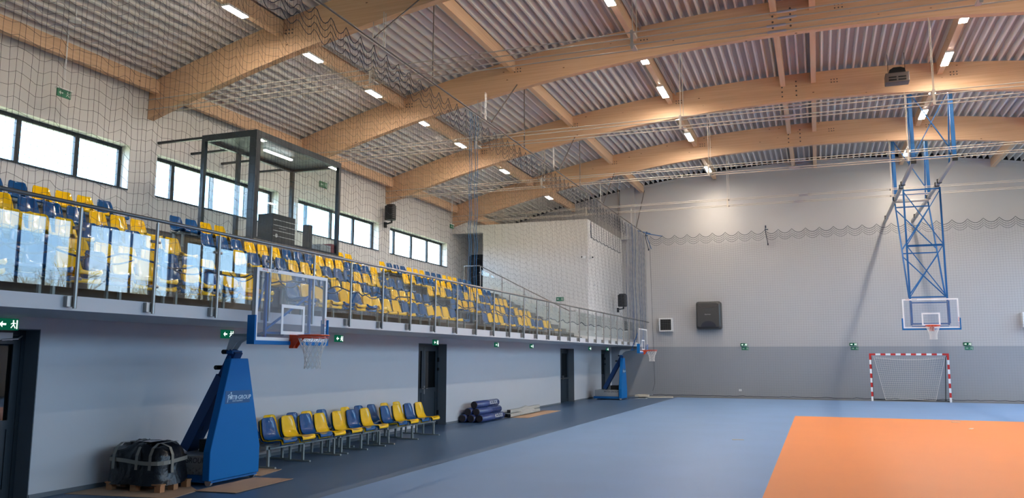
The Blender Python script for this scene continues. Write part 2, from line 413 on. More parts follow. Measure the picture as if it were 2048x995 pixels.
# ------------------------------------------------------------------ gallery slab, steps, block
m = M(); m.mat(0).box(-W, -8.05, Y0, YF, SLZ0, SLZ1)
struct(m.build('gallery_floor', [MT['fascia']]))
SS = .965
RX = [-13.51, -12.61, -11.71, -10.82, -9.92]; RZ = [5.036, 4.592, 4.177, 3.714, 3.299]
FZ = [4.26, 3.82, 3.40, 2.94, 2.58]
m = M(); ris = [-10.2, -11.1, -12.0, -12.9, -13.87]; tops = [2.94, 3.40, 3.82, 4.26, 4.72]
for i in range(5):
    m.box(-W, ris[i], Y0, 31.25, SLZ1 if i == 0 else tops[i - 1], tops[i])
m.box(-W, ris[4], 31.25, 35.9, SLZ1, 4.72)
# stair flight against the white block
for i in range(12):
    xx = -9.6 - i * .355; m.box(-13.87, xx, 31.4, 34.2, SLZ1 + i * .178, SLZ1 + (i + 1) * .178)
# aisle half steps
for ya, yb in ((12.7, 13.75), (21.95, 23.0)):
    for i in range(4):
        m.box(ris[i] - .02, ris[i] + .34, ya, yb, (SLZ1 if i == 0 else tops[i - 1]), tops[i] - .225)
struct(m.build('stand_steps', MT['conc']))
# white block at the far end of the gallery
m = M()
m.box(-14.29, -9.3, 34.2, 34.4, SLZ1, 7.95); m.box(-W, -14.29, 34.2, 34.4, 7.6, 7.95)
m.box(-9.5, -9.3, 34.4, YF, SLZ1, 7.95); m.box(-W, -9.5, 34.4, YF, 7.8, 7.949)
m.box(-14.29, -14.1, 34.4, 35.9, 4.72, 7.8)
struct(m.build('wall_block', MT['wall_up']))
m = M(); m.mat(0); wall_cells(m, 'y', 35.9, 36.0, -W, -14.2, 4.72, 7.8, [(-15.7, -14.95, 4, 6.82)])
m.mat(1).box(-15.8, -14.8, 36.3, 36.35, 4.72, 7.0)
struct(m.build('wall_passage', [MT['wall_far'], MT['door']]))
o = thing('passage_door', 'dark door leaf standing ajar in the passage of the white block', 'door', (-15.68, 35.88, 4.72))
M().box(0, .36, -.04, 0, 0, 2.02).build('leaf', MT['door'], o)
M().tube([(.3, -.05, 1.0), (.3, -.1, 1.0), (.2, -.1, 1.0)], .01, 6).build('handle', MT['steel'], o)

# ------------------------------------------------------------------ lower doors
def door(nm, y0, y1, style):
    o = bpy.data.objects.new(nm, None); COL.objects.link(o); struct(o); x = XL - .28
    r = M(); r.box(XL - .33, XL - .002, y1 - .012, y1 - .001, 0, 2.25); r.box(XL - .33, XL - .002, y0 + .001, y0 + .012, 0, 2.25); r.box(XL - .33, XL - .002, y0, y1, 2.238, 2.249)
    r.build('reveal', MT['reveal'], o)
    y0 += .012; y1 -= .012
    f = M(); fw = .06
    f.box(x - .05, x + .02, y0, y0 + fw, 0, 2.235); f.box(x - .05, x + .02, y1 - fw, y1, 0, 2.235); f.box(x - .05, x + .02, y0 + fw, y1 - fw, 2.17, 2.235)
    f.build('door_frame', MT['door'], o)
    a, b = y0 + fw, y1 - fw
    leaves = [(a, b)] if style == 'single' else [(a, a + (b - a) * .47), (a + (b - a) * .47, b)]
    for la, lb in leaves:
        l = M(); s = .11; g = .98
        l.box(x - .04, x + .015, la + .004, la + s, .01, 2.165); l.box(x - .04, x + .015, lb - s, lb - .004, .01, 2.165)
        l.box(x - .04, x + .015, la + s, lb - s, 2.05, 2.165); l.box(x - .04, x + .015, la + s, lb - s, .01, .14); l.box(x - .04, x + .015, la + s, lb - s, g - .06, g + .06)
        l.box(x - .03, x, la + s, lb - s, .14, g - .06)
        L = l.build('leaf', MT['door'], o)
        M().box(x - .015, x - .008, la + s, lb - s, g + .06, 2.05).build('glazing', MT['dglass'], L)
    if style == 'double':
        hy = leaves[0][1]
        M().tube([(x + .01, hy - .06, 1.03), (x + .07, hy - .06, 1.03), (x + .07, hy - .2, 1.03)], .011, 6).tube([(x + .01, hy + .06, 1.03), (x + .07, hy + .06, 1.03), (x + .07, hy + .16, 1.03)], .011, 6).box(x + .014, x + .02, hy + .03, hy + .09, .88, 1.1).build('handle', MT['steel'], o)
        M().box(x + .02, x + .06, y1 - .07, y1 - .02, 1.75, 1.87).box(x + .02, x + .06, y1 - .07, y1 - .02, 1.5, 1.58).box(x + .02, x + .06, y1 - .07, y1 - .02, .28, .4).build('hinge', MT['black'], o)
    if style == 'bars':
        for la, lb in leaves:
            M().tube([(x + .015, la + .08, 1.0), (x + .09, la + .08, 1.0)], .02, 6).tube([(x + .015, lb - .08, 1.0), (x + .09, lb - .08, 1.0)], .02, 6).tube([(x + .09, la + .06, 1.0), (x + .09, lb - .06, 1.0)], .018, 6).box(x + .015, x + .1, la + .05, la + .12, .95, 1.12).build('push_bar', MT['steel'], o)
    if style == 'closer':
        M().box(x + .02, x + .08, y1 - .62, y1 - .24, 2.1, 2.2).build('door_closer', MT['whiter'], o)
        M().tube([(x + .09, y1 - .4, 2.1), (x + .13, y1 - .2, 2.12), (x + .05, y1 - .08, 2.16)], .012, 5).build('closer_arm', MT['zinc'], o)
door('door_1', *DOORS[0], 'closer'); door('door_2', *DOORS[1], 'double'); door('door_3', *DOORS[2], 'bars'); door('door_4', *DOORS[3], 'double')
# dark skirting line at the foot of the left wall
m = M(); ed = [Y0] + [q for d in DOORS for q in d] + [YF]
for i in range(0, len(ed), 2): m.box(XL, XL + .012, ed[i], ed[i + 1], 0, .06)
struct(m.build('baseboard_left', MT['reveal']))

# ------------------------------------------------------------------ exit signs
def exit_sign(loc, rz, w, h, label, lit=True, arrow=1, group='emergency exit signs', name='exit_sign', d=.04):
    # local: faces +x, spans y, centred
    o = thing(name, label, 'exit sign', loc, rz, group)
    M().box(0, d, -w / 2, w / 2, -h / 2, h / 2).build('case', MT['signe'] if lit else MT['signg'], o)
    p = M(); x0, x1 = d + .001, d + .004; wm = .08 * w
    wf = MT['signw'] if lit else MT['signw2']
    # arrow
    cy = -w * .24; s = arrow
    p.box(x0, x1, cy - .14 * w, cy + .14 * w, -.08 * h, .08 * h)
    p.add([(x1, cy - s * .17 * w, 0), (x1, cy - s * .03 * w, .26 * h), (x1, cy - s * .03 * w, -.26 * h), (x0, cy - s * .17 * w, 0), (x0, cy - s * .03 * w, .26 * h), (x0, cy - s * .03 * w, -.26 * h)], [(0, 1, 2), (5, 4, 3), (0, 3, 4, 1), (1, 4, 5, 2), (2, 5, 3, 0)])
    p.build('arrow', wf, o)
    q = M(); c = w * .24
    # running figure beside a doorway
    q.tube([(x0, c, .3 * h), (x1 + .001, c, .3 * h)], .07 * h, 8)
    q.bar((x0, c, .2 * h), (x0, c + .02 * w, -.05 * h), .004, .11 * h, (0, 1, 0)); q.bar((x0, c + .01 * w, -.03 * h), (x0, c - .1 * w, -.3 * h), .004, .07 * h, (0, 1, 0))
    q.bar((x0, c + .02 * w, -.03 * h), (x0, c + .1 * w, -.32 * h), .004, .07 * h, (0, 1, 0)); q.bar((x0, c, .16 * h), (x0, c - .11 * w, .02 * h), .004, .05 * h, (0, 1, 0))
    q.bar((x0, c, .16 * h), (x0, c + .12 * w, .08 * h), .004, .05 * h, (0, 1, 0))
    q.box(x0, x1, c + .15 * w, c + .2 * w, -.38 * h, .38 * h)
    q.build('running_figure', wf, o)
    return o
for y, tx in ((7.6, 'above the half-seen door at the frame edge'), (11.84, 'between that door and the near hoop board'), (15.47, 'just right of the near backboard'), (20.33, 'above the double door'),
              (24.9, 'above the rolled film'), (28.4, 'second one past the double door'), (36.6, 'right of the push-bar door'), (39.95, 'above the corner door')):
    exit_sign((XL + .001, y, 2.285 if y > 9 else 2.3), 0, .3, .15, 'lit green exit sign on left wall, ' + tx, True, 1)
# far wall: lit case above, plain sign below
for x, tx in ((-3.36, 'left one, right of the big heater'), (1.53, 'middle one, left of the goal'), (6.2, 'right of the goal')):
    exit_sign((x, YF - .001, 2.5), -pi / 2, .32, .14, 'lit exit sign on the far wall, ' + tx, True, -1, 'far wall lit signs')
    exit_sign((x + .06, YF - .001, 2.32), -pi / 2, .34, .15, 'plain dark green arrow sign under the lit one, ' + tx, False, -1, 'far wall arrow signs', 'arrow_sign', .006)
exit_sign((-10.58, 34.199, 4.43), -pi / 2, .34, .17, 'dark green exit sign low on the white gallery block', False, 1, None)
exit_sign((-W + .001, 23.5, 7.8), 0, .45, .2, 'green exit sign on the wall seen through the glass booth', False, 1, None)
for (x, y, z, lab) in ((-15.35, 12.65, 7.62, 'exit sign hanging on a thin rod above the first gallery window'), (-15.35, 33.0, 7.75, 'small sign hanging on a thin rod before the passage opening')):
    o = exit_sign((x, y, z), 0, .34, .17, lab, False, 1, 'hanging exit signs', 'hanging_exit_sign')
    M().tube([(.02, 0, .09), (.02, 0, ztop(x) + .08 - z)], .014, 6).build('hanging_rod', MT['whiter'], o)
    M().box(-.02, .07, -.2, .2, .085, .11).build('sign_cap', MT['whiter'], o)
o = thing('emergency_lamp', 'small white emergency lamp under the roof deck above the first window', 'lamp', (-14.6, 12.2, 9.0))
M().tube([(0, 0, 0), (0, 0, .05)], .12, 12).build('body', MT['whiter'], o); M().tube([(0, 0, .05), (0, 0, .3)], .015, 6).build('rod', MT['whiter'], o)

# ------------------------------------------------------------------ glass balustrade
o = thing('balustrade', 'long stainless and glass balustrade along the gallery edge', 'railing', (-7.97, 0, 0))
M().tube([(0, 4.0, 3.64), (0, YF, 3.64)], .024, 10).build('handrail', MT['steel'], o, True)
PY = [6.93 + 1.175 * k for k in range(-2, 29)]
pm = M(); pm.box(-.012, .012, -.026, .026, 2.44, 3.60).box(-.03, .03, -.03, -.014, 2.44, 3.585)
pm = M(); pm.tube([(0, 0, 2.43), (0, 0, 3.6)], .022, 8).tube([(0, 0, 3.56), (0, 0, 3.62)], .009, 6)
bm_ = M(); bm_.box(-.085, -.02, -.085, .0, 2.45, 2.57)
cm_ = M()
cm_.tube([(-.018, -.075, 0), (-.018, .075, 0)], .019, 8)
pme = pm.mesh('post', MT['steel']); bme = bm_.mesh('fixing_bracket', MT['steel']); cme = cm_.mesh('glass_clamp', MT['steel'])
gm = M().box(-.03, -.02, .04, 1.135, 2.67, 3.49).mesh('glass_panel', MT['glass'])
for k, y in enumerate(PY):
    if y > YF - .1: continue
    P_ = link('post', pme, o, (0, y, 0)); link('fixing_bracket', bme, P_); link('glass_clamp', cme, P_, (0, 0, 2.78)); link('glass_clamp', cme, P_, (0, 0, 3.36))
    if k < len(PY) - 1 and y + 1.17 < YF: link('glass_panel', gm, o, (0, y, 0))
# sloping railing beside the stair
o = thing('stair_railing', 'sloping glass and steel railing beside the gallery end steps', 'railing')
ys = 31.33
M().tube([(-13.95, ys, 5.71), (-13.25, ys, 5.71), (-9.3, ys, 3.73), (-9.05, ys, 3.73)], .022, 8).build('handrail', MT['steel'], o, True)
for i in range(5):
    x = -13.2 + i * .98; zt = 5.69 - (x + 13.25) * .5013; zb = max(2.58, zt - 1.32)
    pp = M().tube([(x, ys, zb), (x, ys, zt)], .02, 8).build('post', MT['steel'], o)
    for dz_ in (.25, .9): M().tube([(x - .05, ys, zt - dz_), (x + .05, ys, zt - dz_)], .018, 6).build('glass_clamp', MT['steel'], pp)
    if i < 4:
        x2 = x + .98; m = M()
        za, zc = zt - .12, zt - .12 - .98 * .5013
        m.add([(x + .04, ys - .005, za - .95), (x2 - .04, ys - .005, zc - .95), (x2 - .04, ys - .005, zc), (x + .04, ys - .005, za),
               (x + .04, ys + .005, za - .95), (x2 - .04, ys + .005, zc - .95), (x2 - .04, ys + .005, zc), (x + .04, ys + .005, za)],
              [(0, 1, 2, 3), (7, 6, 5, 4), (0, 4, 5, 1), (3, 2, 6, 7), (0, 3, 7, 4), (1, 5, 6, 2)])
        m.build('glass_panel', MT['glass'], o)
m = M(); m.tube([(-13.95, ys, 5.71), (-13.95, ys, 4.72)], .02, 8).build('post', MT['steel'], o)

# ------------------------------------------------------------------ seats
def seat_mesh(name, material):
    # side profile: nose -> pan -> bend -> back top, local x forward, z up, origin under the bend at floor of the pan frame
    prof = [(.42, .39), (.43, .415), (.405, .432), (.33, .43), (.22, .412), (.12, .405), (.04, .425), (-.01, .47), (-.035, .54), (-.055, .62), (-.075, .70), (-.095, .77), (-.103, .79)]
    hw = [.185, .195, .2, .208, .212, .214, .214, .212, .206, .198, .186, .165, .13]
    C = 9; rows = []; back = []
    for i, ((x, z), w) in enumerate(zip(prof, hw)):
        r, b = [], []
        p0 = Vector(prof[max(i - 1, 0)]); p1 = Vector(prof[min(i + 1, len(prof) - 1)]); d = (p1 - p0).normalized()
        nx, nz = d.y, -d.x     # normal toward sitter side
        if nz < 0 and i < 6: nx, nz = -nx, -nz
        nx, nz = (abs(nx), nz)
        for j in range(C):
            t = -1 + 2 * j / (C - 1); lift = .035 * abs(t) ** 3.0 if i > 1 else .0
            if 1 < i < 6: q = (x, t * w, z + lift)
            else: q = (x + lift * (.9 if i > 6 else .3), t * w, z + (lift * .6 if i <= 7 else 0))
            r.append(q); b.append((q[0] - nx * .012, q[1] * .985, q[2] - (.012 if i < 7 else .004)))
        rows.append(r); back.append(b)
    m = M(); R = len(rows); n = R * C
    vs = [p for r in rows for p in r] + [p for r in back for p in r]; fs = []
    for i in range(R - 1):
        for j in range(C - 1):
            a = i * C + j; fs.append((a, a + 1, a + C + 1, a + C)); fs.append((n + a, n + a + C, n + a + C + 1, n + a + 1))
    for i in range(R - 1):
        a = i * C; fs.append((a, a + C, n + a + C, n + a)); a = i * C + C - 1; fs.append((a, n + a, n + a + C, a + C))
    for j in range(C - 1):
        fs.append((j, n + j, n + j + 1, j + 1)); a = (R - 1) * C + j; fs.append((a, a + 1, n + a + 1, n + a))
    m.add(vs, fs)
    me = m.mesh(name, material, True)
    return me
SEAT = {'B': seat_mesh('blue_bucket_seat', MT['seatb']), 'Y': seat_mesh('yellow_bucket_seat', MT['seaty'])}
CN = {'B': 'blue', 'Y': 'yellow'}
ORD = ['first', 'second', 'third', 'fourth', 'fifth', 'sixth', 'seventh', 'eighth', 'ninth', 'tenth', 'eleventh', 'twelfth', 'thirteenth', 'fourteenth', 'fifteenth', 'sixteenth', 'seventeenth', 'eighteenth']
RN = ['top row', 'second-highest row', 'middle row', 'second-lowest row', 'front row']
BN = ['near block', 'middle block', 'far block']
ROWS = [
    [(9.47, 'BBBYYYB'), (14.5, 'BBYY'), (21.5, 'YY'), (24.15, 'YBBBYYYBBBYYYBBB')],
    [(8.97, 'YYBBBYYY'), (14.5, 'BBBYYYBBBYYYBBBY'), (24.1, 'YYBBBYYYBBBYYYBB')],
    [(8.47, 'YYYYBBBYY'), (14.5, 'YBBBYYYBBBYYYBBB'), (24.1, 'YYYBBBYYYBBBYYYB')],
    [(7.97, 'BBBYYYYBBY'), (14.5, 'YYBBBYYYBBBYYYBB'), (23.95, 'BYYYBBBYYYBBYYYY')],
    [(6.97, 'YBBYBYYBYBYY'), (13.9, 'BYYBYBYYYYBBBYYYB'), (24.4, 'BYYYBBBYYYBBBYY')]]
def seat(k, x, y, z, label, group):
    s = link('bucket_seat', SEAT[k], None, (x, y, z)); tag(s, label, 'seat', group); return s
for r, secs in enumerate(ROWS):
    for si, (ya, pat) in enumerate(secs):
        bi = 0 if ya < 13 else (1 if ya < 23 else 2)
        for k, c in enumerate(pat):
            pt = .487 if (bi == 2 and r == 4) else .5
            yc = (ya + pt * k + .215) * SS
            if r == 0 and si == 2:
                lab = '%s bucket seat, top row, %s one just past the glass booth' % (CN[c], ORD[k])
            elif k < 9: lab = '%s bucket seat, %s of the %s, %s from its near end' % (CN[c], RN[r], BN[bi], ORD[k])
            else: lab = '%s bucket seat, %s of the %s, %s from its far end' % (CN[c], RN[r], BN[bi], ORD[len(pat) - 1 - k])
            sx_, sz_ = RX[r] + .1, RZ[r] - .79
            seat(c, sx_, yc, sz_, lab, 'bucket seats of the stand')
            # seats left nested on one another in the near half of the front row
            if r == 4 and (bi == 0 or (bi == 1 and k < 7)):
                for e in range(1):
                    d = (.12 if bi == 0 else .08) * (e + 1)
                    seat(c, sx_ + .02 * (e + 1), yc, sz_ + d, '%s spare seat nested %s the %s front-row seat of the %s' % (CN[c], ('directly on', 'higher above')[e], ORD[k], BN[bi]), 'spare seats stacked in the front row')
# steel frames under the seats
def seat_frame(xc, ya, yb, zf, label, dz=0):
    o = thing('seat_frame', label, 'seat frame', (xc, 0, zf), 0, 'seat frames of the stand')
    for xr in (.02, .26): M().box(xr, xr + .04, ya, yb, .345, .385).build('rail', MT['frame'], o)
    n = max(2, int((yb - ya) / 1.05) + 1)
    lm = M().box(-.0 , .045, -.02, .02, 0, .36).box(.255, .30, -.02, .02, 0, .36).box(.045, .255, -.02, .02, .33, .36)
    me = lm.mesh('leg', MT['frame'])
    for i in range(n):
        link('leg', me, o, (0, ya + .12 + (yb - ya - .24) * i / (n - 1), 0))
for r, secs in enumerate(ROWS):
    for ya, pat in secs:
        L = len(pat) * .5; bi = 0 if ya < 13 else (1 if ya < 21.4 else 2)
        bn = BN[bi] if not (r == 0 and ya == 21.5) else 'pair of seats past the booth'
        seat_frame(RX[r] + .1, (ya - .02) * SS, (ya + L - .02) * SS, FZ[r] - (.0 if r < 4 else .0), 'grey steel seat frame under the %s, %s' % (RN[r], bn))

# ------------------------------------------------------------------ benches with spare seats on the floor
def bench(x, y0, y1, label):
    o = thing('bench_frame', label, 'bench', (x, 0, 0), 0, 'steel bench frames on the floor')
    for xr in (-.12, .16): M().box(xr, xr + .04, y0, y1, .315, .385).build('rail', MT['frame'], o)
    n = max(2, round((y1 - y0) / 1.05) + 1)
    me = M().box(-.12, -.08, -.02, .02, .02, .36).box(.16, .2, -.02, .02, .02, .36).box(-.08, .16, -.02, .02, .32, .355).box(-.2, .34, -.022, .022, 0.001, .03).mesh('leg', MT['frame'])
    for i in range(n): link('leg', me, o, (0, y0 + .08 + (y1 - y0 - .16) * i / (n - 1), 0))
FX = -9.02
bench(FX - .03, 11.7, 13.88, 'grey bench frame nearest the blue hoop stand'); bench(FX - .03, 13.98, 15.62, 'short grey bench frame in the middle of the front line'); bench(FX - .03, 15.86, 18.25, 'grey bench frame nearest the double door')
bench(-9.6, 11.9, 14.9, 'rear bench frame by the wall, near end'); bench(-9.6, 15.1, 18.4, 'rear bench frame by the wall, far end')
FR = [(11.8, 'BYB'), (12.35, 'YBY'), (12.9, 'BYB'), (13.42, 'YB'), (14.04, 'YB'), (14.56, 'BY'), (15.1, 'YB'), (15.95, 'BY'), (16.5, 'YB'), (17.05, 'BY'), (17.6, 'YB')]
for i, (y, st) in enumerate(FR):
    for e, c in enumerate(st):      # e = 0 is the uppermost seat
        d = len(st) - 1 - e
        pos = ('uppermost', 'second', 'lowest')[e] if len(st) == 3 else ('uppermost', 'lower')[e]
        seat(c, FX - .06 + .035 * d - .0, y + .21, -.005 + .022 * d, '%s spare seat, %s in the %s stack of the front bench line' % (CN[c], pos, ORD[i]), 'spare seats stacked on the floor benches')
BR = [(12.0, 'BY'), (12.6, 'Y'), (13.3, 'B'), (13.78, 'Y'), (14.3, 'B'), (15.2, 'Y'), (15.75, 'B'), (16.3, 'B'), (16.9, 'Y'), (17.5, 'Y')]
for i, (y, st) in enumerate(BR):
    for e, c in enumerate(st):
        seat(c, -9.62 + .03 * (1 - e), y + .21, .02 * (1 - e), '%s seat on the rear bench line by the wall, %s from near end%s' % (CN[c], ORD[i], ', underneath' if e else ''), 'spare seats stacked on the floor benches')

# ------------------------------------------------------------------ glass booth on the stand
o = thing('commentary_booth', 'dark framed glass booth standing on the gallery stand', 'booth')
bx0, bx1, by0, by1, bz0, bz1 = -14.42, -12.73, 15.95, 19.75, 4.73, 7.45
S = .1
M().box(bx1 - .2, bx1, by0, by0 + .16, bz0, bz1 - .16).build('post', MT['anth'], o)
for x, y in ((bx1 - S, by1 - S), (bx0, by0), (bx0, by1 - S), (bx0, 17.25)):
    M().box(x, x + S, y, y + S, bz0, bz1 - .16).build('post', MT['anth'], o)
m = M(); m.box(bx1 - S, bx1, by0, by1, bz1 - .16, bz1).box(bx0, bx0 + S, by0, by1, bz1 - .16, bz1).box(bx0 + S, bx1 - S, by0, by0 + S, bz1 - .16, bz1).box(bx0 + S, bx1 - S, by1 - S, by1, bz1 - .16, bz1)
m.build('roof_beam', MT['anth'], o)
m = M(); m.box(bx1 - .08, bx1 - .02, by0 + S, by1 - S, bz0, bz0 + .07).box(bx0 + S, bx1 - S, by0 + .02, by0 + .08, bz0, bz0 + .06)
m.box(bx0 + S, bx1 - S, by1 - .08, by1 - .02, bz0, bz0 + .06)
m.build('bottom_rail', MT['anth'], o)
for y in (by0, 17.15, 18.36, 19.6):
    M().box(-W, bx0, y, y + .06, bz1 - .09, bz1 - .03).build('wall_tie', MT['anth'], o)
m = M()
for a, b in ((by0 + .1, 17.2), (17.22, 18.45), (18.47, by1 - .1)):
    for c, d in ((bx0 + .1, -13.56), (-13.54, bx1 - .1)): m.box(c, d, a, b, bz1 - .08, bz1 - .06)
m.build('ceiling_panel', MT['panelc'], o)
M().box(bx1 - .055, bx1 - .045, by0 + .1, by1 - .1, bz0 + .07, bz1 - .16).build('front_glass', MT['glass'], o)
M().box(bx0 + .1, bx1 - .1, by0 + .045, by0 + .055, bz0 + .06, bz1 - .16).build('side_glass', MT['glass'], o)
M().box(bx0 + .1, bx1 - .1, by1 - .055, by1 - .045, bz0 + .06, bz1 - .16).build('side_glass', MT['glass'], o)
M().box(-13.86, -12.66, 15.93, 19.9, 4.262, 4.728).build('plinth', MT['plinth'], o)
M().box(-13.44, -13.36, 17.13, 18.3, 7.25, 7.29).build('led_strip', MT['ledw'], o)
o = thing('equipment_rack', 'black equipment rack with small lights inside the glass booth', 'rack', (-13.05, 17.3, 4.729))
M().box(-.25, .22, -.45, .5, 0, .78).build('cabinet', MT['black'], o, bevel=.01)
m = M()
for i in range(5): m.box(.221, .226, -.42, .47, .06 + i * .14, .075 + i * .14)
m.tube([(.22, -.3, .22), (.235, -.3, .22)], .05, 10).box(.222, .23, -.2, .1, .42, .43).box(.222, .23, -.4, -.36, .6, .63)
m.build('controls', MT['zinc'], o)
o = thing('monitor_screen', 'slim dark screen standing edge-on inside the glass booth', 'screen', (-13.0, 18.6, 4.729))
M().box(-.12, .12, -.1, .1, 0, .03).box(-.02, .02, -.02, .02, .02, .2).build('stand', MT['black'], o)
M().box(-.1, .1, -.08, .08, .1, .74).build('display', MT['black'], o)
o = thing('desk_box', 'grey and maroon box on the right side inside the glass booth', 'box', (-13.0, 19.35, 4.729))
M().box(-.2, .2, -.4, .1, 0, .26).build('grey_half', MT['tablet'], o); M().box(-.2, .2, .1, .28, 0, .33).build('maroon_half', MT['maroon'], o)

# ------------------------------------------------------------------ wall speakers, cameras
def speaker(loc, rz, label):
    o = thing('wall_speaker', label, 'speaker', loc, rz, 'black wall speakers')
    pr = [(-.21, -.2), (.0, -.2), (.12, -.1), (.15, 0), (.12, .1), (.0, .2), (-.21, .2), (-.25, .12), (-.25, -.12)]
    M().prism([(a, b) for a, b in pr], 'z', -.3, .27).prism([(a * .8, b * .8) for a, b in pr], 'z', .27, .32).build('cabinet', MT['black'], o, bevel=.015)
    m = M()
    for i in range(7): m.box(.145, .158, -.09, .09, -.24 + i * .075, -.2 + i * .075)
    m.build('grille', MT['heater'], o)
    M().bar((-.02, 0, -.3), (-.02, 0, -.42), .05, .05).bar((-.02, 0, -.4), (-.4, 0, -.42), .05, .05).box(-.44, -.4, -.06, .06, -.56, -.34).build('wall_bracket', MT['black'], o)
speaker((-15.42, 27.62, 7.5), radians(-25), 'black speaker on the gallery window wall between two windows')
speaker((-8.72, 38.6, 4.62), radians(-35), 'black speaker low on the side of the white block')
for x, y, lab in ((-9.46, 34.12, 'small white camera on the lit front of the block corner'), (-9.2, 34.4, 'small white camera round the corner on the block side')):
    o = thing('security_camera', lab, 'camera', (x, y, 6.25), 0, 'security cameras')
    M().box(-.07, .07, -.05, .08, -.05, .05).build('body', MT['whiter'], o); M().tube([(-.1 if x < -9.3 else .1, -.03, 0), (-.05 if x < -9.3 else .05, -.03, 0)], .035, 8).build('lens', MT['black'], o)
o = thing('fire_call_point', 'small grey square box on the side of the white block', 'switch', (-9.299, 35.3, 5.13))
M().box(0, .04, -.08, .08, -.08, .08).build('box', MT['whiter'], o); M().box(.04, .045, -.05, .05, -.05, .05).build('face', MT['zinc'], o)

# ------------------------------------------------------------------ nets
def scal(y, p=.5):
    t = (y / p) % 1.0; return 4 * t * (1 - t)
def hang_net(y0, y1, x, ztp, zb, dy, dz, amp, r, seedv, wob=.02):
    rnd = random.Random(seedv); m = M(); n = int((y1 - y0) / dy); nr = int((ztp - zb) / dz)
    ph = [rnd.uniform(-1, 1) for _ in range(n + 1)]
    jit = [rnd.uniform(.6, 1.0) for _ in range(n + 1)]
    zr = []
    for i in range(n + 1):
        y = y0 + i * dy; col = []
        for k in range(nr + 1):
            t = k / nr; a = amp * (1 - .72 * min(1, t * 2.2))
            z = ztp - .05 - scal(y) * a - k * dz + wob * sin(i * 1.55 + ph[int(i / 7)] * 2) * min(1, k / 3)
            col.append(max(zb, z))
        zr.append(col)
    for i in range(n + 1):
        y = y0 + i * dy
        m.tube([(x + .012 * sin(i * .9 + q), y + .012 * sin(i * 2.1 + q * 1.7), zr[i][q]) for q in range(0, nr + 1, 4)] + [(x, y, zb)], r, 3, caps=False)
    for k in range(4, nr + 1):
        m.tube([(x + .012 * sin(i * .9 + k), y0 + i * dy, zr[i][k]) for i in range(n + 1)], r, 3, caps=False)
    h = M()
    for k in range(4):
        h.tube([(x, y0 + i * dy, zr[i][k]) for i in range(n + 1)], r * (3.6 if k == 0 else 3.0), 4, caps=False)
    return m, h
o = thing('safety_net', 'dark mesh safety net hanging in front of the gallery stand', 'net')
NX_ = -8.03
a, b = hang_net(5.0, 36.3, NX_ + .0, 8.1, 3.1, .085, .14, .24, .0022, 3)
nn = a.build('netting', MT['netd'], o); nn['kind'] = 'stuff'
b.build('scalloped_head_rope', MT['navy'], o)
M().tube([(NX_, 4.0, 8.14), (NX_, YF - .1, 8.14)], .022, 6).build('track_rail', MT['taupe'], o)
h = M(); rnd = random.Random(5); pts = []
yy = 5.0
while yy < 36.3:
    pts.append((NX_ + rnd.uniform(-.015, .015), yy, 3.09 + .035 * sin(yy * 5.1) + rnd.uniform(-.03, .03))); yy += .17
h.tube(pts, .013, 5)
yy = 6.0
while yy < 22:
    L = rnd.uniform(.5, .9); h.tube([(NX_ + .01, yy + L * t / 6, 3.09 - .09 * sin(pi * t / 6)) for t in range(7)], .009, 4); yy += L + rnd.uniform(.2, .8)
h.build('hem_rope', MT['navy'], o)
for y in (15.9, 22.15, 28.3, 34.5):
    M().tube([(NX_, y + .25, 8.14), (NX_, y + .25, ztop(8) + .1)], .018, 6).build('hanger', MT['taupe'], o)
    yt = y - .05
    M().tube([(NX_, y - 2.4, 8.2), (NX_, yt, 10.2)], .018, 6).build('brace', MT['taupe'], o)
m = M()
for y in (13.9, 19.33, 25.3, 31.6, 37.4): m.tube([(NX_, y - .03, 8.1), (NX_, y - .03, 8.9)], .008, 5).tube([(NX_, y + .05, 8.1), (NX_, y + .05, 8.9)], .008, 5)
m.build('suspension_wire', MT['zinc'], o)
m = M()
for y in (18.3, 18.42, 18.66, 18.8):
    m.tube([(NX_ + .02 * sin(q * 2.2 + y), y + .012 * sin(q * 3), 8.1 - q * (5.3 / 14)) for q in range(15)], .007, 4)
m.build('lacing_rope', MT['netb'], o)
m = M(); rnd = random.Random(9)
for i in range(26):
    y = 36.35 + i * .155; xx = NX_ + rnd.uniform(-.14, .14)
    m.tube([(xx + .02 * sin(q), y + .04 * sin(q * .8 + i), 8.1 - q * .55) for q in range(11)], rnd.choice([.004, .006, .011]), 4)
m.build('gathered_folds', MT['netf'], o)
c, d = hang_net(36.3, 40.4, NX_ + .06, 8.1, 2.7, .045, .07, .1, .003, 8)
q = c.build('gathered_netting', MT['netg'], o); q['kind'] = 'stuff'
# short raised net section on the block face
m = M()
for i in range(13):
    y = 30.3 + i * .4; m.tube([(NX_ - .06, y, 7.15), (NX_ - .06, y + .04, 6.5 + .04 * sin(i * 2))], .006, 4)
for k in range(8): m.tube([(NX_ - .06, 30.3 + i * .2, 7.15 - k * .09 + .015 * sin(i * 1.7 + k)) for i in range(25)], .003, 3)
m.tube([(NX_ - .06, 30.3 + i * .2, 6.5 + .035 * sin(i * 2.1)) for i in range(26)], .013, 4).tube([(NX_ - .06, 30.28, 7.15), (NX_ - .06, 30.2, 6.8), (NX_ - .06, 30.28, 6.5)], .013, 4)
m.build('raised_net_section', MT['navy'], o)
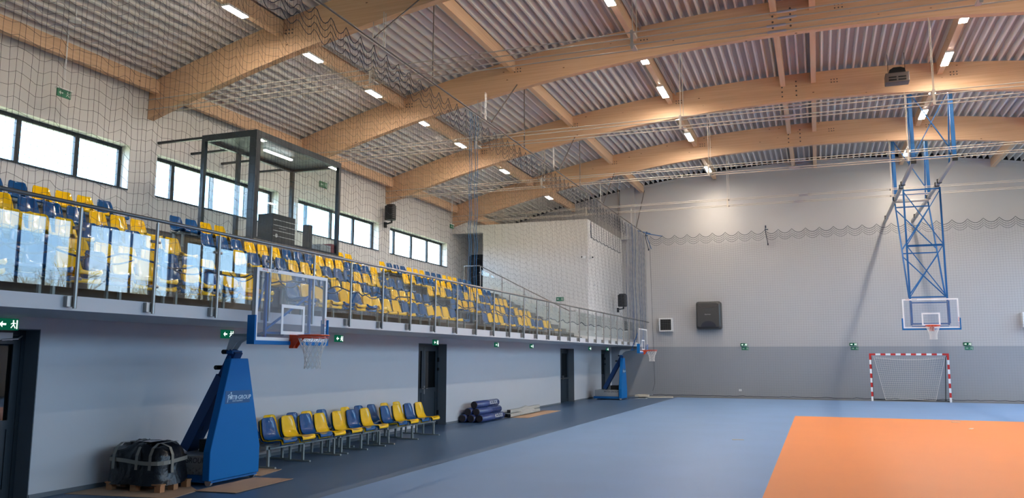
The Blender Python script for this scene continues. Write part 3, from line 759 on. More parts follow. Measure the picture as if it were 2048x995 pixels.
# far wall net
def wall_net():
    o = thing('backstop_net', 'fine grey backstop net stretched in front of the far wall', 'net')
    y = 40.55; x0, x1, zt, zb = -7.75, 15.6, 7.98, .12; m = M(); dx = .11; n = int((x1 - x0) / dx)
    def top(x, k): return zt + .005 * (x + 7) - .19 * scal(x + 7.75, .62) - k * .1
    for i in range(n + 1):
        x = x0 + i * dx; m.tube([(x, y, top(x, 0)), (x + .02, y + .01, 4.5), (x, y, zb)], .0022, 3, caps=False)
    for k in range(4, int((zt - zb) / dx)):
        f = max(0, 1 - k / 14); z = zt - .14 - k * dx
        if z < zb: break
        m.tube([(x0 + i * dx * 2, y, z - (.19 * scal(i * dx * 2, .62) - .1) * f + .008 * sin(i * 1.1 + k * .3)) for i in range(n // 2 + 1)], .0022, 3, caps=False)
    a = m.build('netting', MT['netg'], o); a['kind'] = 'stuff'
    h = M()
    for k in range(4): h.tube([(x0 + i * .0775, y, top(x0 + i * .0775, k)) for i in range(int((x1 - x0) / .0775))], .011 if k == 0 else .007, 4, caps=False)
    h.build('scalloped_head_rope', MT['netd'], o)
    g = M(); rnd = random.Random(4)
    g.tube([(x0 + i * .16, y - .02 + rnd.uniform(-.05, .05), .05 + abs(rnd.gauss(0, .012))) for i in range(int((x1 - x0) / .16))], .014, 4, caps=False)
    g.build('hem_rope', MT['netd'], o)
    e = M().tube([(-7.78, y, 7.9), (-7.75, y, 6), (-7.7, y, 3.2), (-7.66, y, .6), (-7.75, y - .1, .25)], .008, 4).build('edge_cord', MT['netd'], o)
    return o
wall_net()
# net brackets on the far wall
for x, lab in ((-2.14, 'dark net bracket on the far wall, between lamp glow and hanging hoop'), (-7.98, 'dark net bracket at the far end of the net rail')):
    o = thing('net_bracket', lab, 'bracket', (x, YF, 8.0), 0, 'net brackets')
    M().tube([(0, -.02, .22), (.0, -.45, .0)], .016, 6).tube([(.08, -.02, -.65), (.0, -.45, .0)], .016, 6).build('strut', MT['navy'], o)
    M().box(-.02, .14, -.46, -.43, -.01, .03).box(-.03, .03, -.02, 0, .16, .28).box(.05, .11, -.02, 0, -.7, -.6).build('plate', MT['navy'], o)
o = thing('rail_end_stay', 'blue stay bars fanning from the end of the net rail', 'bracket', (-7.95, 40.45, 8.12))
M().tube([(0, 0, 0), (.78, .4, -.12)], .02, 6).tube([(.0, 0, 0), (.2, .4, -.75)], .016, 6).tube([(-.35, -.3, .12), (.2, .2, .02)], .02, 6).build('stay', MT['bluest'], o)
o = thing('far_roof_brace', 'dark slanting rod from the roof to the net rail end', 'rod', (0, 0, 0))
M().tube([(-8.03, 38.6, 8.2), (-8.03, 40.75, 10.4)], .02, 6).build('rod', MT['taupe'], o)

# ------------------------------------------------------------------ hoop parts
def hoop_net(cx, cy, cz, parent):
    m = M(); n = 12; lev = 6
    rad = [.222, .19, .155, .13, .118, .12, .125]; hh = [0, -.09, -.17, -.25, -.33, -.4, -.46]
    for s in range(n):
        for sg in (1, -1):
            pts = []
            for l in range(lev + 1):
                ang = 2 * pi * (s + sg * .5 * (l % 2)) / n; pts.append((cx + rad[l] * cos(ang), cy + rad[l] * sin(ang), cz + hh[l]))
            m.tube(pts, .0055, 4, caps=False)
    return m.build('hoop_net', MT['cord'], parent)
def rim(x, y, z, parent):
    m = M(); cx = x + .375
    m.tube([(cx + .235 * cos(2 * pi * k / 28), y + .235 * sin(2 * pi * k / 28), z) for k in range(28)], .0125, 8, closed=True)
    m.tube([(cx + .225 * cos(2 * pi * k / 28), y + .225 * sin(2 * pi * k / 28), z - .035) for k in range(28)], .008, 6, closed=True)
    m.box(x + .0, x + .16, y - .07, y + .07, z - .03, z + .012); m.prism([(x, z - .18), (x + .05, z - .19), (x + .16, z - .05), (x + .3, z - .02), (x + .16, z + .01), (x, z + .01)], 'y', y - .06, y - .045)
    m.prism([(x, z - .18), (x + .05, z - .19), (x + .16, z - .05), (x + .3, z - .02), (x + .16, z + .01), (x, z + .01)], 'y', y + .045, y + .06); m.box(x, x + .03, y - .08, y + .08, z - .19, z + .015)
    r = m.build('rim', MT['orange'], parent)
    hoop_net(cx, y, z - .035, parent); return r
def backboard(x, y, z0, parent, logo=True):
    # glass board facing +x, centred y, bottom z0
    w, h = 1.8, 1.05
    b = M().box(x - .012, x, y - w / 2, y + w / 2, z0, z0 + h).build('backboard', MT['board'], parent)
    m = M(); t = .05; xa, xb = x + .001, x + .006
    m.box(xa, xb, y - w / 2, y + w / 2, z0, z0 + t).box(xa, xb, y - w / 2, y + w / 2, z0 + h - t, z0 + h).box(xa, xb, y - w / 2, y - w / 2 + t, z0 + t, z0 + h - t).box(xa, xb, y + w / 2 - t, y + w / 2, z0 + t, z0 + h - t)
    m.build('white_border', MT['white'], b)
    m = M(); iw, ih, iz = .59, .45, z0 + .1
    m.box(xa, xb, y - iw / 2, y + iw / 2, iz, iz + t).box(xa, xb, y - iw / 2, y + iw / 2, iz + ih - t, iz + ih).box(xa, xb, y - iw / 2, y - iw / 2 + t, iz + t, iz + ih - t).box(xa, xb, y + iw / 2 - t, y + iw / 2, iz + t, iz + ih - t)
    m.build('inner_square', MT['white'], b)
    m = M(); m.box(x - .06, x - .014, y - w / 2 - .0, y - w / 2 + .03, z0 + .3, z0 + h).box(x - .06, x - .014, y + w / 2 - .03, y + w / 2, z0 + .3, z0 + h).box(x - .06, x - .014, y - w / 2 + .03, y + w / 2 - .03, z0 + h - .03, z0 + h)
    m.build('edge_channel', MT['alu'], b)
    if logo:
        for s, dy, mm in (('PMTB', -.72, 'lettr'), ('GROUP', -.5, 'lettd')):
            link('lettering', text_mesh(s, .05, MT[mm], .0006), b, (xb + .0008, y + dy, z0 + h - .025), 0, (pi / 2, 0, pi / 2))
        for s, dz, mm in (('PMTB', .32, 'lettr'), ('GROUP', .13, 'lettb')):
            link('lettering', text_mesh(s, .055, MT[mm], .0006), b, (xb + .0008, y + w / 2 - .03, z0 + dz), 0, (pi / 2, pi / 2, pi / 2))
    # U-shaped foam edge
    u = M(); e = .035
    poly = [(y - w / 2 - e, z0 + .36), (y - w / 2 - e, z0 - .055), (y + w / 2 + e, z0 - .055), (y + w / 2 + e, z0 + .36), (y + w / 2 - .0, z0 + .36), (y + w / 2 + .0, z0 - .0), (y - w / 2, z0 - .0), (y - w / 2, z0 + .36)]
    n_ = len(poly); vs = [(x - .1, p, q) for p, q in poly] + [(x + .03, p, q) for p, q in poly]
    u.add(vs, [(0, 7, 6, 1), (1, 6, 5, 2), (2, 5, 4, 3), (8, 9, 14, 15), (9, 10, 13, 14), (10, 11, 12, 13)] + [(i, (i + 1) % n_, n_ + (i + 1) % n_, n_ + i) for i in range(n_)])
    u.build('edge_pad', MT['blue'], parent)
    return b

# ------------------------------------------------------------------ mobile hoop stand
def mobile_hoop(loc, label):
    o = thing('mobile_hoop_stand', label, 'basketball hoop', loc, 0, 'mobile basketball hoops')
    hw0, hw1, zt = .565, .195, 1.86
    poly = [(-hw0, .08), (hw0, .08), (hw0, .5), (hw1, zt), (-hw1, zt), (-hw0, .5)]
    pad = M().prism(poly, 'x', -.13, 0.0).build('front_pad', MT['blue'], o, bevel=.012)
    M().box(.001, .003, -.3, .27, 1.18, 1.37).build('badge', MT['padmark'], pad)
    link('lettering', text_mesh('PMTB·GROUP', .088, MT['lettw'], .0006, .15, .001), pad, (.004, .015, 1.265), 0, (pi / 2, 0, pi / 2))
    link('lettering', text_mesh('SPORTS EQUIPMENT', .026, MT['lettw'], .0004), pad, (.004, -.02, 1.215), 0, (pi / 2, 0, pi / 2))
    # small running figure on the badge
    f = M(); f.tube([(.004, -.175, 1.34), (.0055, -.175, 1.34)], .013, 8); f.bar((.0045, -.175, 1.325), (.0045, -.165, 1.29), .002, .012, (0, 1, 0)); f.bar((.0045, -.2, 1.32), (.0045, -.25, 1.3), .002, .009, (0, 1, 0)); f.bar((.0045, -.165, 1.29), (.0045, -.14, 1.31), .002, .009, (0, 1, 0)); f.bar((.0045, -.235, 1.27), (.0045, -.25, 1.2), .002, .01, (0, 1, 0))
    f.build('running_figure', MT['lettw'], pad)
    m = M(); m.box(-1.3, -.14, -.52, .52, .05, .15).box(-.14, -.0, -.52, .52, .05, .078); m.build('base_frame', MT['bluest'], o)
    sk = M().box(-1.25, -.16, -.49, .49, .15, .43).build('skirt', MT['alu'], o, bevel=.01)
    # raised tread pattern on the lower band of the skirt
    t = M()
    for side in (-1, 1):
        for i in range(18):
            for j in range(3):
                x = -.2 - i * .058; z = .175 + j * .035; sg = 1 if (i + j) % 2 else -1
                t.bar((x, side * .492, z - .012), (x + .028, side * .492, z - .012 + .024 * sg), .008, .005)
    t.build('tread_pattern', MT['steel'], sk)
    link('lettering', text_mesh('PMTB GROUP', .11, MT['lettd'], .0006, .15), sk, (-.5, -.4915, .355), 0, (pi / 2, 0, 0))
    m = M(); m.box(-.62, -.26, -.1, .38, .431, .62); m.build('weight_box', MT['black'], o)
    
    # slanting arm from the base to the head
    m = M(); m.bar((-.9, 0, .47), (-.27, 0, 1.58), .24, .17, (1, 0, 0)); m.bar((-.5, 0, 1.15), (-.08, 0, 1.97), .17, .13, (1, 0, 0)); m.build('lift_arm', MT['darkblue'], o)
    m = M(); m.bar((-.1, -.15, .35), (-.13, -.1, 1.9), .05, .05).bar((-.1, .15, .35), (-.13, .1, 1.9), .05, .05); m.build('upright', MT['bluest'], o)
    M().box(-.24, -.06, -.12, .12, 1.93, 1.98).build('head_plate', MT['bluest'], o, bevel=.008)
    # grey head arm
    m = M()
    for s in (-.07, .06):
        m.prism([(-.22, 1.98), (-.12, 1.98), (-.03, 2.1), (.1, 2.165), (.3, 2.195), (.84, 2.2), (.84, 2.24), (-.1, 2.24), (-.15, 2.2)], 'y', s, s + .012)
    m.box(-.1, .84, -.07, .072, 2.2, 2.235); m.build('head_arm', MT['greymet'], o)
    for kx, kz in ((-.2, 1.96), (-.33, 1.72)): M().tube([(kx, -.16, kz), (kx, .16, kz)], .035, 8).build('pivot_knob', MT['black'], o)
    M().tube([(-.62, -.05, .75), (-.5, -.02, 1.25)], .004, 4).build('release_cord', MT['black'], o)
    by = .09; z0 = 2.12; bx = .88
    # steel carrier behind the board
    m = M(); xx = bx - .09
    for yy in (-.55, .55): m.bar((xx, by + yy, z0 + .02), (xx, by + yy, z0 + 1.0), .035, .035)
    m.bar((xx, by - .55, z0 + .12), (xx, by + .55, z0 + .12), .03, .03).bar((xx, by - .55, z0 + .16), (xx, by + .5, z0 + .72), .028, .028)
    m.bar((xx - .02, by - .55, z0 + .12), (.25, by - .1, 2.21), .025, .025).bar((xx - .35, by - .45, z0 + .1), (xx, by - .55, z0 + .95), .025, .025)
    m.bar((xx - .35, by - .45, z0 + .1), (.4, by - .06, 2.2), .025, .025); m.build('board_carrier', MT['bluest'], o)
    backboard(bx, by, z0, o); rim(bx + .006, by, z0 + .085, o)
    whm = M().tube([(-.02, 0, 0), (.02, 0, 0)], .055, 14)
    wme = M().tube([(0, -.022, 0), (0, .022, 0)], .055, 14).mesh('wheel', MT['zinc'])
    for x, y in ((-.06, -.5), (-.06, .48), (-1.2, -.45), (-1.2, .45)): link('wheel', wme, o, (x, y, .056))
    return o
hp = mobile_hoop((-8.4, 10.37, 0), 'blue padded mobile basketball hoop stand near the frame\'s lower left')
h2 = copy_tree(hp); h2.location = (-8.28, 36.5, 0); h2['label'] = 'blue padded mobile basketball hoop stand in the far corner by the last door'

# ------------------------------------------------------------------ ceiling hung hoop
o = thing('ceiling_hoop', 'blue lattice basketball hoop hanging from the roof before the far wall', 'basketball hoop')
XA, XB, RZ_ = 3.14, 4.32, 8.15
for x in (XA, XB):
    M().bar((x, 28.3, RZ_), (x, YF - .02, RZ_ - .05), .1, .1).build('runner_rail', MT['alu'], o)
    c = M()
    for y in (28.3, 31.9, 32.5, 35.0, 39.5): c.box(x - .075, x + .075, y - .05, y + .05, RZ_ - .08, RZ_ + .07)
    c.build('rail_clamp', MT['black'], o)
    for y in (28.35, 34.7):
        M().bar((x, y, RZ_ + .05), (x, y, zbot(x) + .35), .11, .11).build('roof_post', MT['bluest'], o)
        M().bar((x - .03, y + .9, RZ_ + .05), (x - .03, y + .1, zbot(x) + .3), .04, .04).build('post_stay', MT['bluest'], o)
for y in (28.35, 34.7):
    M().bar((XA, y, RZ_ + .15), (XB, y, zbot(3.7) + .2), .045, .03).bar((XB, y + .04, RZ_ + .15), (XA, y + .04, zbot(3.7) + .2), .045, .03).bar((XA, y, RZ_ + .1), (XB, y, RZ_ + .1), .05, .05).build('cross_brace', MT['bluest'], o)
# mast: front frame upright, rear frame slanting down to its foot
fa, fb = 3.2, 4.4; yF, yR = 32.5, 35.0; zT = 8.05; zB = 4.06; zM = 5.95
m = M()
for x in (fa, fb): m.bar((x, yF, zT), (x, yF, 3.05), .06, .06)
for z in (zT - .05, zM, zM - .03, zB, 3.86, 3.1, 3.0): m.bar((fa, yF, z), (fb, yF, z), .045, .045)
m.bar((fa, yF, zT - .1), (fb, yF, zM), .04, .03).bar((fb, yF, zT - .1), (fa, yF, zM), .04, .03).bar((fa, yF, zM), (fb, yF, zB), .04, .03).bar((fb, yF, zM), (fa, yF, zB), .04, .03)
m.build('front_lattice', MT['bluest'], o)
m = M(); ym = yF + (yR - yF) * .48; ra, rb = 3.12, 4.3
m.bar((ra, yR, 7.95), (ra + .06, yF + .1, zB), .05, .05).bar((rb, yR, 7.95), (rb + .06, yF + .1, zB), .05, .05)
m.bar((ra, yR, 7.8), (rb, yR, 7.8), .045, .045).bar((ra + .02, ym, 5.8), (rb + .02, ym, 5.8), .045, .045)
m.bar((ra, yR - .1, 7.7), (rb + .03, ym + .05, 5.95), .04, .03).bar((rb, yR - .1, 7.7), (ra + .03, ym + .05, 5.95), .04, .03)
m.bar((ra + .03, ym, 5.7), (rb + .05, yF + .15, zB + .05), .04, .03).bar((rb + .03, ym, 5.7), (ra + .05, yF + .15, zB + .05), .04, .03)
m.build('rear_lattice', MT['bluest'], o)
M().tube([(XA, 34.9, 8.02), (XB, 34.9, 8.02)], .05, 8).box(XA + .1, XA + .5, 34.8, 35.0, 7.98, 8.1).build('pivot_axle', MT['alu'], o)
# board faces -Y: build in a rotated empty-free way by swapping axes
def rot_part(ob):
    ob.rotation_euler = (0, 0, -pi / 2); ob.location = (3.8, 32.2, 0)
hb = backboard(0, 0, 2.93, o); rim(.006, 0, 3.02, o)
for c in kids(o):
    if c.name.split('.')[0] in ('backboard', 'edge_pad', 'rim', 'hoop_net'): rot_part(c)
M().box(fa - .03, fa + .03, 32.26, 32.48, 3.1, 3.9).box(fb - .03, fb + .03, 32.26, 32.48, 3.1, 3.9).build('board_mount', MT['bluest'], o)

# ------------------------------------------------------------------ goal
o = thing('handball_goal', 'red and white striped handball goal with a white net', 'goal', (3.69, 39.6, 0))
def striped(p0, p1, horiz):
    m = M(); n = 15 if horiz else 10
    for i in range(n):
        m.mat(i % 2)
        a = p0 + (p1 - p0) * i / n; b = p0 + (p1 - p0) * (i + 1) / n
        if horiz: m.box(a, b, -.04, .04, 2.0, 2.08)
    return m
m = M(); L = 3.0
red, whi = 0, 1
def seg(m, a0, a1, i, fn): m.mat(i); fn(a0, a1)
m.mat(0).box(-1.58, -1.32, -.04, .04, 2.0, 2.08).box(1.32, 1.58, -.04, .04, 2.0, 2.08)
x = -1.32; k = 1
while x < 1.315:
    m.mat(k % 2).box(x, min(1.32, x + 2.64 / 13), -.04, .04, 2.0, 2.08); x += 2.64 / 13; k += 1
m.build('crossbar', [MT['red'], MT['white']], o)
for sx in (-1, 1):
    m = M(); xa, xb = sorted((sx * 1.5, sx * 1.58)); z = 2.0; k = 0
    lens = [.2] + [.2] * 9
    for i, l in enumerate(lens): m.mat(0 if i % 2 == 0 else 1).box(xa, xb, -.04, .04, z - l, z); z -= l
    m.build('goalpost', [MT['red'], MT['white']], o)
for sx in (-1, 1):
    M().tube([(sx * 1.5, .04, 1.98), (sx * 1.48, .3, 1.9), (sx * 1.45, .8, .03)], .017, 6).tube([(sx * 1.52, .04, .02), (sx * 1.48, .8, .02)], .017, 6).build('net_stay', MT['black'], o)
M().tube([(-1.48, .8, .02), (1.48, .8, .02)], .017, 6).build('ground_bar', MT['black'], o)
m = M()
def gp(u, v):   # u -1..1 across, v 0..1 top to bottom
    return (u * (1.42 - .42 * v) + .03, .06 + .25 * v + .35 * sin(pi * v * .5) * (1 - .4 * abs(u)), 1.96 - .08 * (1 - u * u) * (1 - v) - v * 1.92 + .04 * (1 - abs(u)) * v)
for i in range(31): m.tube([gp(-1 + i / 15, v / 14) for v in range(15)], .003, 3, caps=False)
for j in range(21): m.tube([gp(-1 + i / 15, j / 20) for i in range(31)], .003, 3, caps=False)
m.build('goal_net', MT['cord'], o)
m = M(); m.tube([gp(-1, v / 14) for v in range(15)] + [gp(-1 + i / 15, 1) for i in range(31)] + [gp(1, 1 - v / 14) for v in range(15)], .009, 5).tube([(gp(-.95 + i * 1.9 / 20, 0)[0], .1, 1.9 - .09 * (1 - (i / 10 - 1) ** 2)) for i in range(21)], .008, 4)
m.build('edge_cord', MT['cord'], o)

# ------------------------------------------------------------------ far wall appliances
o = thing('fan_heater', 'large dark rounded heater hanging on the far wall', 'heater', (-4.94, YF, 3.25))
w, h = .6, 1.36
def rr(w, h, r, n=5):
    P = []
    for cx, cz, a0 in ((w - r, r, -90), (w - r, h - r, 0), (-w + r, h - r, 90), (-w + r, r, 180)):
        for i in range(n + 1): a = radians(a0 + 90 * i / n); P.append((cx + r * cos(a), cz + r * sin(a)))
    return P
m = M(); P0 = rr(.6, 1.36, .12); n_ = len(P0)
rings = [(0, 1.0), (-.38, 1.0), (-.5, .95), (-.56, .85)]
vs = []
for y, s in rings: vs += [(p * s, y, .68 + (q - .68) * s) for p, q in P0]
fs = []
for i in range(len(rings) - 1):
    for k in range(n_): fs.append((i * n_ + k, i * n_ + (k + 1) % n_, (i + 1) * n_ + (k + 1) % n_, (i + 1) * n_ + k))
fs.append(tuple((len(rings) - 1) * n_ + k for k in range(n_))); m.add(vs, fs); m.build('casing', MT['heater'], o)
M().tube([(-.5 + .02, -.55, 1.22), (-.3, -.575, 1.05), (.25, -.575, 1.05), (.42, -.55, 1.18)], .012, 5).build('moulded_line', MT['taupe'], o)
M().prism([(.36 * cos(radians(a)), .12 + .28 * sin(radians(a))) for a in range(0, 181, 15)], 'y', -.585, -.55).build('outlet_hood', MT['heater_in'], o)
link('lettering', text_mesh('thermix', .09, MT['zinc'], .001), o, (-.03, -.567, .72), 0, (pi / 2, 0, 0))
def vent(x, z0, s, lab, y=YF):
    o = thing('speaker_cabinet', lab, 'wall cabinet', (x, y, z0), 0, 'white framed cabinets')
    f = M(); t = .06; d = .3
    f.box(0, s, -d, -d + .3, 0, t).box(0, s, -d, -d + .3, s - t, s).box(0, t, -d, -d + .3, t, s - t).box(s - t, s, -d, -d + .3, t, s - t)
    f.build('white_frame', MT['whiter'], o)
    g = M(); g.box(t, s - t, -d + .03, -d + .06, t, s - t)
    g.build('black_face', MT['black'], o)
    g = M()
    for i in range(7): g.box(t, s - t, -d + .015, -d + .03, t + .03 + i * (s - 2 * t) / 7, t + .045 + i * (s - 2 * t) / 7)
    g.build('grille', MT['heater'], o)
vent(-7.4, 3.17, .66, 'white framed square black unit left of the big heater')
vent(8.35, 3.2, .66, 'white framed square black unit cut off by the right frame edge')
o = thing('wall_socket', 'small white socket low on the far wall', 'socket', (-3.6, YF - .001, .33)); M().box(-.06, .06, -.02, 0, -.045, .045).build('plate', MT['whiter'], o); M().box(-.03, .03, -.026, -.02, -.02, .02).build('insert', MT['zinc'], o)

# roof fan heater in front of the third visible beam
o = thing('roof_fan_unit', 'grey brown fan unit hanging under the roof before a beam', 'fan', (2.68, 27.0, 10.36))
M().box(-.34, .34, -.22, .22, 0, .3).build('casing', MT['taupe'], o, bevel=.02)
M().prism([(-.24, .3), (.24, .3), (.22, .42), (.1, .47), (-.1, .47), (-.22, .4)], 'y', -.2, .2).build('hood', MT['black'], o)
m = M()
for x in (-.25, .02):
    m.box(x, x + .22, -.235, -.221, .04, .09).box(x, x + .22, -.235, -.221, .13, .17)
m.build('outlet', MT['black'], o)
for hx in (-.24, .24): M().tube([(hx, 0, .3), (hx, 0, .98)], .008, 5).build('hanger', MT['black'], o)

# ------------------------------------------------------------------ floor clutter, left
def sheet(name, pts, z, th, mt, label, cat='cardboard', group=None):
    o = M().prism(pts, 'z', z, z + th).build(name, mt); return tag(o, label, cat, group)
sheet('cardboard_sheet', [(-9.85, 8.62), (-8.2, 8.85), (-8.33, 9.5), (-8.7, 9.78), (-9.85, 9.75)], .001, .006, MT['card'], 'brown cardboard sheet under the black wrapped pallet')
sheet('cardboard_sheet', [(-8.33, 9.44), (-7.67, 9.5), (-7.72, 10.9), (-8.38, 10.8)], .008, .006, MT['card'], 'brown cardboard sheet in front of the near blue stand')
sheet('cardboard_sheet', [(-8.4, 11.0), (-8.58, 11.78), (-9.3, 11.74), (-9.3, 11.0)], .001, .006, MT['card'], 'brown cardboard sheet between near stand and bench')
sheet('cardboard_sheet', [(-9.4, 24.2), (-8.58, 24.25), (-8.66, 27.95), (-9.3, 27.95)], .001, .008, MT['card'], 'long brown cardboard under the wrapped posts by the wall')
o = thing('wrapped_pallet', 'pallet wrapped in black film and tape beside the blue stand', 'pallet', (-9.17, 9.42, .008), radians(3))
m = M()
for x in (-.44, -.02, .4):
    for y in (-.27, -.0, .27): m.box(x, x + .1, y - .045, y + .045, 0, .09)
for y in (-.27, 0, .27): m.box(-.46, .51, y - .05, y + .05, .09, .11)
m.build('pallet', MT['palwood'], o)
rnd = random.Random(2); m = M(); NS = 40; lv = [(.085, 1.06), (.14, 1.03), (.3, 1.0), (.45, .98), (.54, .93), (.6, .8), (.635, .55), (.64, .25), (.64, .02)]
jj = [[rnd.uniform(-.02, .02) for _ in range(NS)] for _ in lv]; rows = []
for li, (z, s) in enumerate(lv):
    r = []
    for k in range(NS):
        a = 2 * pi * k / NS; ca, sa = cos(a), sin(a); e = 4.5
        d = (abs(ca / .48) ** e + abs(sa / .33) ** e) ** (-1 / e); d = d * s + jj[li][k] * (1 if s > .3 else .2)
        r.append((d * ca, d * sa, z + .035 * sin(3 * a + li) * (1 if li > 3 else .15) + (jj[li][k] * .8 if li else 0)))
    r.append(r[0]); rows.append(r)
m.grid(rows); m.build('film_wrap', MT['wrap'], o, True)
m = M()
def band(zf, w):
    q = M(); ring = []
    for k in range(NS + 1):
        a = 2 * pi * k / NS; ca, sa = cos(a), sin(a); d = (abs(ca / .50) ** 4.5 + abs(sa / .35) ** 4.5) ** (-1 / 4.5)
        ring.append((d * ca, d * sa, zf(a)))
    q.grid([[(p[0], p[1], p[2] - w / 2) for p in ring], [(p[0] * .995, p[1] * .995, p[2] + w / 2) for p in ring]]); return q
band(lambda a: .41 + .02 * sin(a * 2), .055).build('tape_band', MT['tape'], o)
m = M()
for x in (-.3, .1, .33):
    pts = [(x, -.36, .3), (x, -.35, .5), (x, -.3, .6), (x, -.2, .655), (x, .2, .66)]
    M().grid([[(p[0] - .025, p[1], p[2]) for p in pts], [(p[0] + .025, p[1], p[2]) for p in pts]]).build('tape_strip', MT['tape'], o)
pts = [(.51, -.1, .25), (.5, -.1, .5), (.45, -.1, .6), (.3, -.1, .65)]
m.grid([[(p[0], p[1] - .025, p[2]) for p in pts], [(p[0], p[1] + .025, p[2]) for p in pts]])
m.build('tape_strip', MT['tape'], o)
m = M(); m.add([(-.1, -.15, .672), (.2, -.2, .672), (.25, .05, .675), (-.05, .1, .675)], [(0, 1, 2, 3)]); m.build('delivery_note', MT['paperw'], o)

# film rolls stacked against the wall
nrm = 0
for row, (zz, xs_) in enumerate(((.115, (-9.78, -9.53, -9.28)), (.3, (-9.66, -9.41)), (.49, (-9.54,)))):
    for c, x in enumerate(xs_):
        y0 = 21.95 + [.0, .12, .3][row] + .05 * c; y1 = y0 + 1.75
        lab = ['bottom roll nearest the wall', 'bottom roll in the middle', 'bottom roll nearest the court', 'middle-layer roll toward the wall', 'middle-layer roll toward the court', 'topmost roll of the pile'][nrm]
        o = thing('film_roll', 'blue film-wrapped roll, ' + lab, 'roll', (x, 0, zz), 0, 'blue wrapped rolls by the wall')
        M().tube([(0, y0, 0), (0, y1, 0)], .108, 18).build('wrapping', MT['film'], o, True)
        M().tube([(0, y0 - .03, 0), (0, y0 + .05, 0)], .1, 18).tube([(0, y0 - .033, 0), (0, y0 - .029, 0)], .06, 14).build('core', MT['roll'], o); M().tube([(0, y1 - .05, 0), (0, y1 + .02, 0)], .1, 18).build('core', MT['roll'], o)
        if nrm in (2, 5):
            link('lettering', text_mesh('ROLOOR', .15, MT['paperw'], .0006, 0, .003), o, (.1105, y1 - .5, 0.02), 0, (pi / 2, 0, pi / 2))
        nrm += 1
for i, (x, z, lab) in enumerate(((-9.2, .01, 'lower wrapped square post nearest the court'), (-9.35, .01, 'lower wrapped square post toward the wall'), (-9.28, .125, 'upper wrapped square post of the bundle'))):
    o = thing('wrapped_post', 'white wrapped bundle by the wall, ' + lab, 'post', (x, 24.2 + .1 * i, z), radians(1.5), 'wrapped posts on cardboard')
    M().box(-.055, .055, .05, 3.2, 0, .105).build('wrapping', MT['foamw'], o, bevel=.02)
    M().box(-.05, .05, 0, .052, .004, .1).build('open_end', MT['black'], o); M().box(-.035, .035, -.004, -.001, .02, .085).build('hollow', MT['heater'], o)
m = M(); rnd = random.Random(6); rows = []
for i in range(10):
    rows.append([(-9.5 + .06 * j, 25.2 + i * .18, .02 + (.24 if 0 < j < 6 else 0) * sin(pi * j / 6) * (.5 + .5 * sin(pi * i / 9)) + rnd.uniform(0, .03)) for j in range(7)])
m.grid(rows); tag(m.build('foam_wrap', MT['foamw']), 'crumpled pale foam wrap lying over the white posts', 'wrapping')

# far corner clutter
sheet('timber_offcut', [(-8.0, 38.3), (-6.5, 38.95), (-6.55, 39.1), (-8.05, 38.5)], .001, .05, MT['pale'], 'long pale plank lying before the far stand corner', 'plank')
sheet('foam_sheet', [(-8.15, 38.1), (-7.55, 38.2), (-7.6, 38.8), (-8.1, 38.7)], .055, .09, MT['pale'], 'pale foam slab beside the far blue stand', 'foam')
sheet('paper_scrap', [(-8.0, 37.4), (-7.5, 37.9), (-7.75, 38.0)], .001, .01, MT['foamw'], 'white paper scrap in front of the far blue stand', 'scrap')
for x, y, rz, lab in ((-1.83, 19.75, .2, 'white strip lying on the pale blue floor'), (3.73, 27.55, .4, 'small grey strip on the orange floor near its far edge'), (3.75, 25.1, 1.2, 'small white strip on the orange floor')):
    o = M().box(-.13, .13, -.035, .035, 0, .012).build('floor_plate', MT['pale']); o.location = (x, y, .001); o.rotation_euler = (0, 0, rz); tag(o, lab, 'scrap')

# ------------------------------------------------------------------ outside
m = M(); m.add([(W + .4, -80, -.6), (140, -80, -.6), (140, 160, -.6), (W + .4, 160, -.6)], [(0, 1, 2, 3)]); m.add([(-140, -80, -.6), (-W - .5, -80, -.6), (-W - .5, 160, -.6), (-140, 160, -.6)], [(0, 1, 2, 3)])
struct(m.build('outside_ground', MT['ground']))
rnd = random.Random(12)
def tree(x, y, h, label):
    o = thing('bare_tree', label, 'tree', (x, y, -.6), 0, 'bare trees outside the court-side windows')
    t = M(); t.tube([(0, 0, 0), (.05, 0, h * .3), (0, .1, h * .55)], [.18, .14, .09], 6); t.build('trunk', MT['bark'], o)
    b = M()
    def br(p, d, L, r, lev):
        q = p + d * L; b.tube([p, q], [r, r * .6], 3, caps=False)
        if lev == 0: return
        for _ in range(4):
            nd = (d + Vector((rnd.gauss(0, .5), rnd.gauss(0, .5), rnd.gauss(.15, .35)))).normalized(); br(p + d * L * rnd.uniform(.4, 1), nd, L * .68, r * .6, lev - 1)
    for k in range(13):
        a = rnd.uniform(0, 2 * pi); br(Vector((0, 0, h * rnd.uniform(.1, .5))), Vector((cos(a) * .5, sin(a) * .5, .8)).normalized(), h * .3, .06, 3)
    b.build('branches', MT['twig'], o)
for i, (x, y, h) in enumerate(((26, 27, 8.2), (29, 33, 7.6), (24.5, 37, 6.6), (33, 41, 9.5), (26, 48, 8.0), (34, 52, 9.0))):
    tree(x, y, h, 'yellowish bare tree outside the court-side windows, ' + ['nearest', 'second', 'small third', 'tall fourth', 'fifth', 'farthest'][i] + ' one')

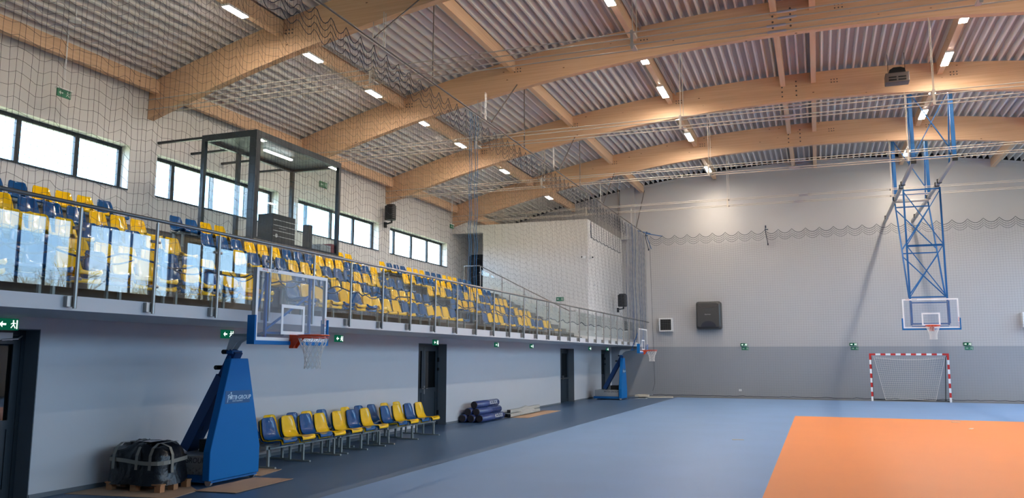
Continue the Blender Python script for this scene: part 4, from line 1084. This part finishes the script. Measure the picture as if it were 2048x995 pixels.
# ------------------------------------------------------------------ sky, portals, camera
w = bpy.data.worlds.new('World'); SC.world = w; w.use_nodes = True; nt = w.node_tree; N = nt.nodes.new; L = nt.links.new
bg = nt.nodes['Background']; bg.inputs[1].default_value = 1.0
tc = N('ShaderNodeTexCoord'); sx = N('ShaderNodeSeparateXYZ'); L(tc.outputs['Generated'], sx.inputs[0])
cr = N('ShaderNodeValToRGB'); e = cr.color_ramp.elements
e[0].position = .0; e[0].color = (.25, .22, .14, 1); e[1].position = .02; e[1].color = (.6, .8, 1, 1)
a = e.new(.22); a.color = (.26, .60, 1.0, 1); a = e.new(.55); a.color = (1.6, 1.95, 2.45, 1); a = e.new(1.0); a.color = (1.9, 2.4, 3.0, 1)
L(sx.outputs['Z'], cr.inputs[0])
nz = N('ShaderNodeTexNoise'); nz.inputs['Scale'].default_value = 2.3; nz.inputs['Detail'].default_value = 6; L(tc.outputs['Generated'], nz.inputs[0])
c2 = N('ShaderNodeValToRGB'); c2.color_ramp.elements[0].position = .52; c2.color_ramp.elements[1].position = .66; L(nz.outputs[0], c2.inputs[0])
gt = N('ShaderNodeMath'); gt.operation = 'GREATER_THAN'; gt.inputs[1].default_value = .03; L(sx.outputs['Z'], gt.inputs[0])
mu = N('ShaderNodeMath'); mu.operation = 'MULTIPLY'; L(c2.outputs[0], mu.inputs[0]); L(gt.outputs[0], mu.inputs[1])
mx = N('ShaderNodeMixRGB'); mx.inputs[2].default_value = (1.15, 1.22, 1.28, 1); L(mu.outputs[0], mx.inputs[0]); L(cr.outputs[0], mx.inputs[1])
L(mx.outputs[0], bg.inputs[0]); bg.inputs[1].default_value = 7.5

def portal(x, y0, y1, z0, z1, sgn):
    l = bpy.data.lights.new('window_portal', 'AREA'); l.shape = 'RECTANGLE'; l.size = y1 - y0; l.size_y = z1 - z0
    l.cycles.is_portal = True
    o = bpy.data.objects.new('window_portal', l); COL.objects.link(o); o.location = (x, (y0 + y1) / 2, (z0 + z1) / 2)
    # local -Z must point into the room
    z = Vector((sgn, 0, 0)); xx = Vector((0, 1, 0)); yy = z.cross(xx)
    o.matrix_world = Matrix((( xx.x, yy.x, z.x, x), (xx.y, yy.y, z.y, (y0 + y1) / 2), (xx.z, yy.z, z.z, (z0 + z1) / 2), (0, 0, 0, 1)))
for a, b in WIN: portal(-W - .41, a, b, WZ0, WZ1, -1)
for a, b in RW: portal(W + .39, a, b, RZ0, RZ1, 1)

yaw, pitch, roll = radians(20.60488), radians(7.59958), radians(.1162)
fwd = Vector((-sin(yaw) * cos(pitch), cos(yaw) * cos(pitch), sin(pitch))); r = Vector((cos(yaw), sin(yaw), 0)); u = r.cross(fwd)
r2 = r * cos(roll) + u * sin(roll); u2 = u * cos(roll) - r * sin(roll)
cd = bpy.data.cameras.new('camera'); cam = bpy.data.objects.new('camera', cd); COL.objects.link(cam)
cam.matrix_world = Matrix(((r2.x, u2.x, -fwd.x, 0), (r2.y, u2.y, -fwd.y, 0), (r2.z, u2.z, -fwd.z, 1.89), (0, 0, 0, 1)))
cd.sensor_fit = 'HORIZONTAL'; cd.sensor_width = 36; cd.lens = 36 * 1617.45 / 2048; cd.clip_end = 400; cd.clip_start = .05
SC.camera = cam
vs_ = SC.view_settings; SC.display_settings.display_device = 'sRGB'; vs_.view_transform = 'Standard'; vs_.look = 'None'; vs_.exposure = 0.6; vs_.gamma = 1.0; vs_.use_curve_mapping = False
cy = SC.cycles; cy.max_bounces = 10; cy.diffuse_bounces = 5; cy.glossy_bounces = 4; cy.transparent_max_bounces = 24; cy.transmission_bounces = 4
cy.use_denoising = True; cy.sample_clamp_indirect = 6; cy.caustics_reflective = False; cy.caustics_refractive = False
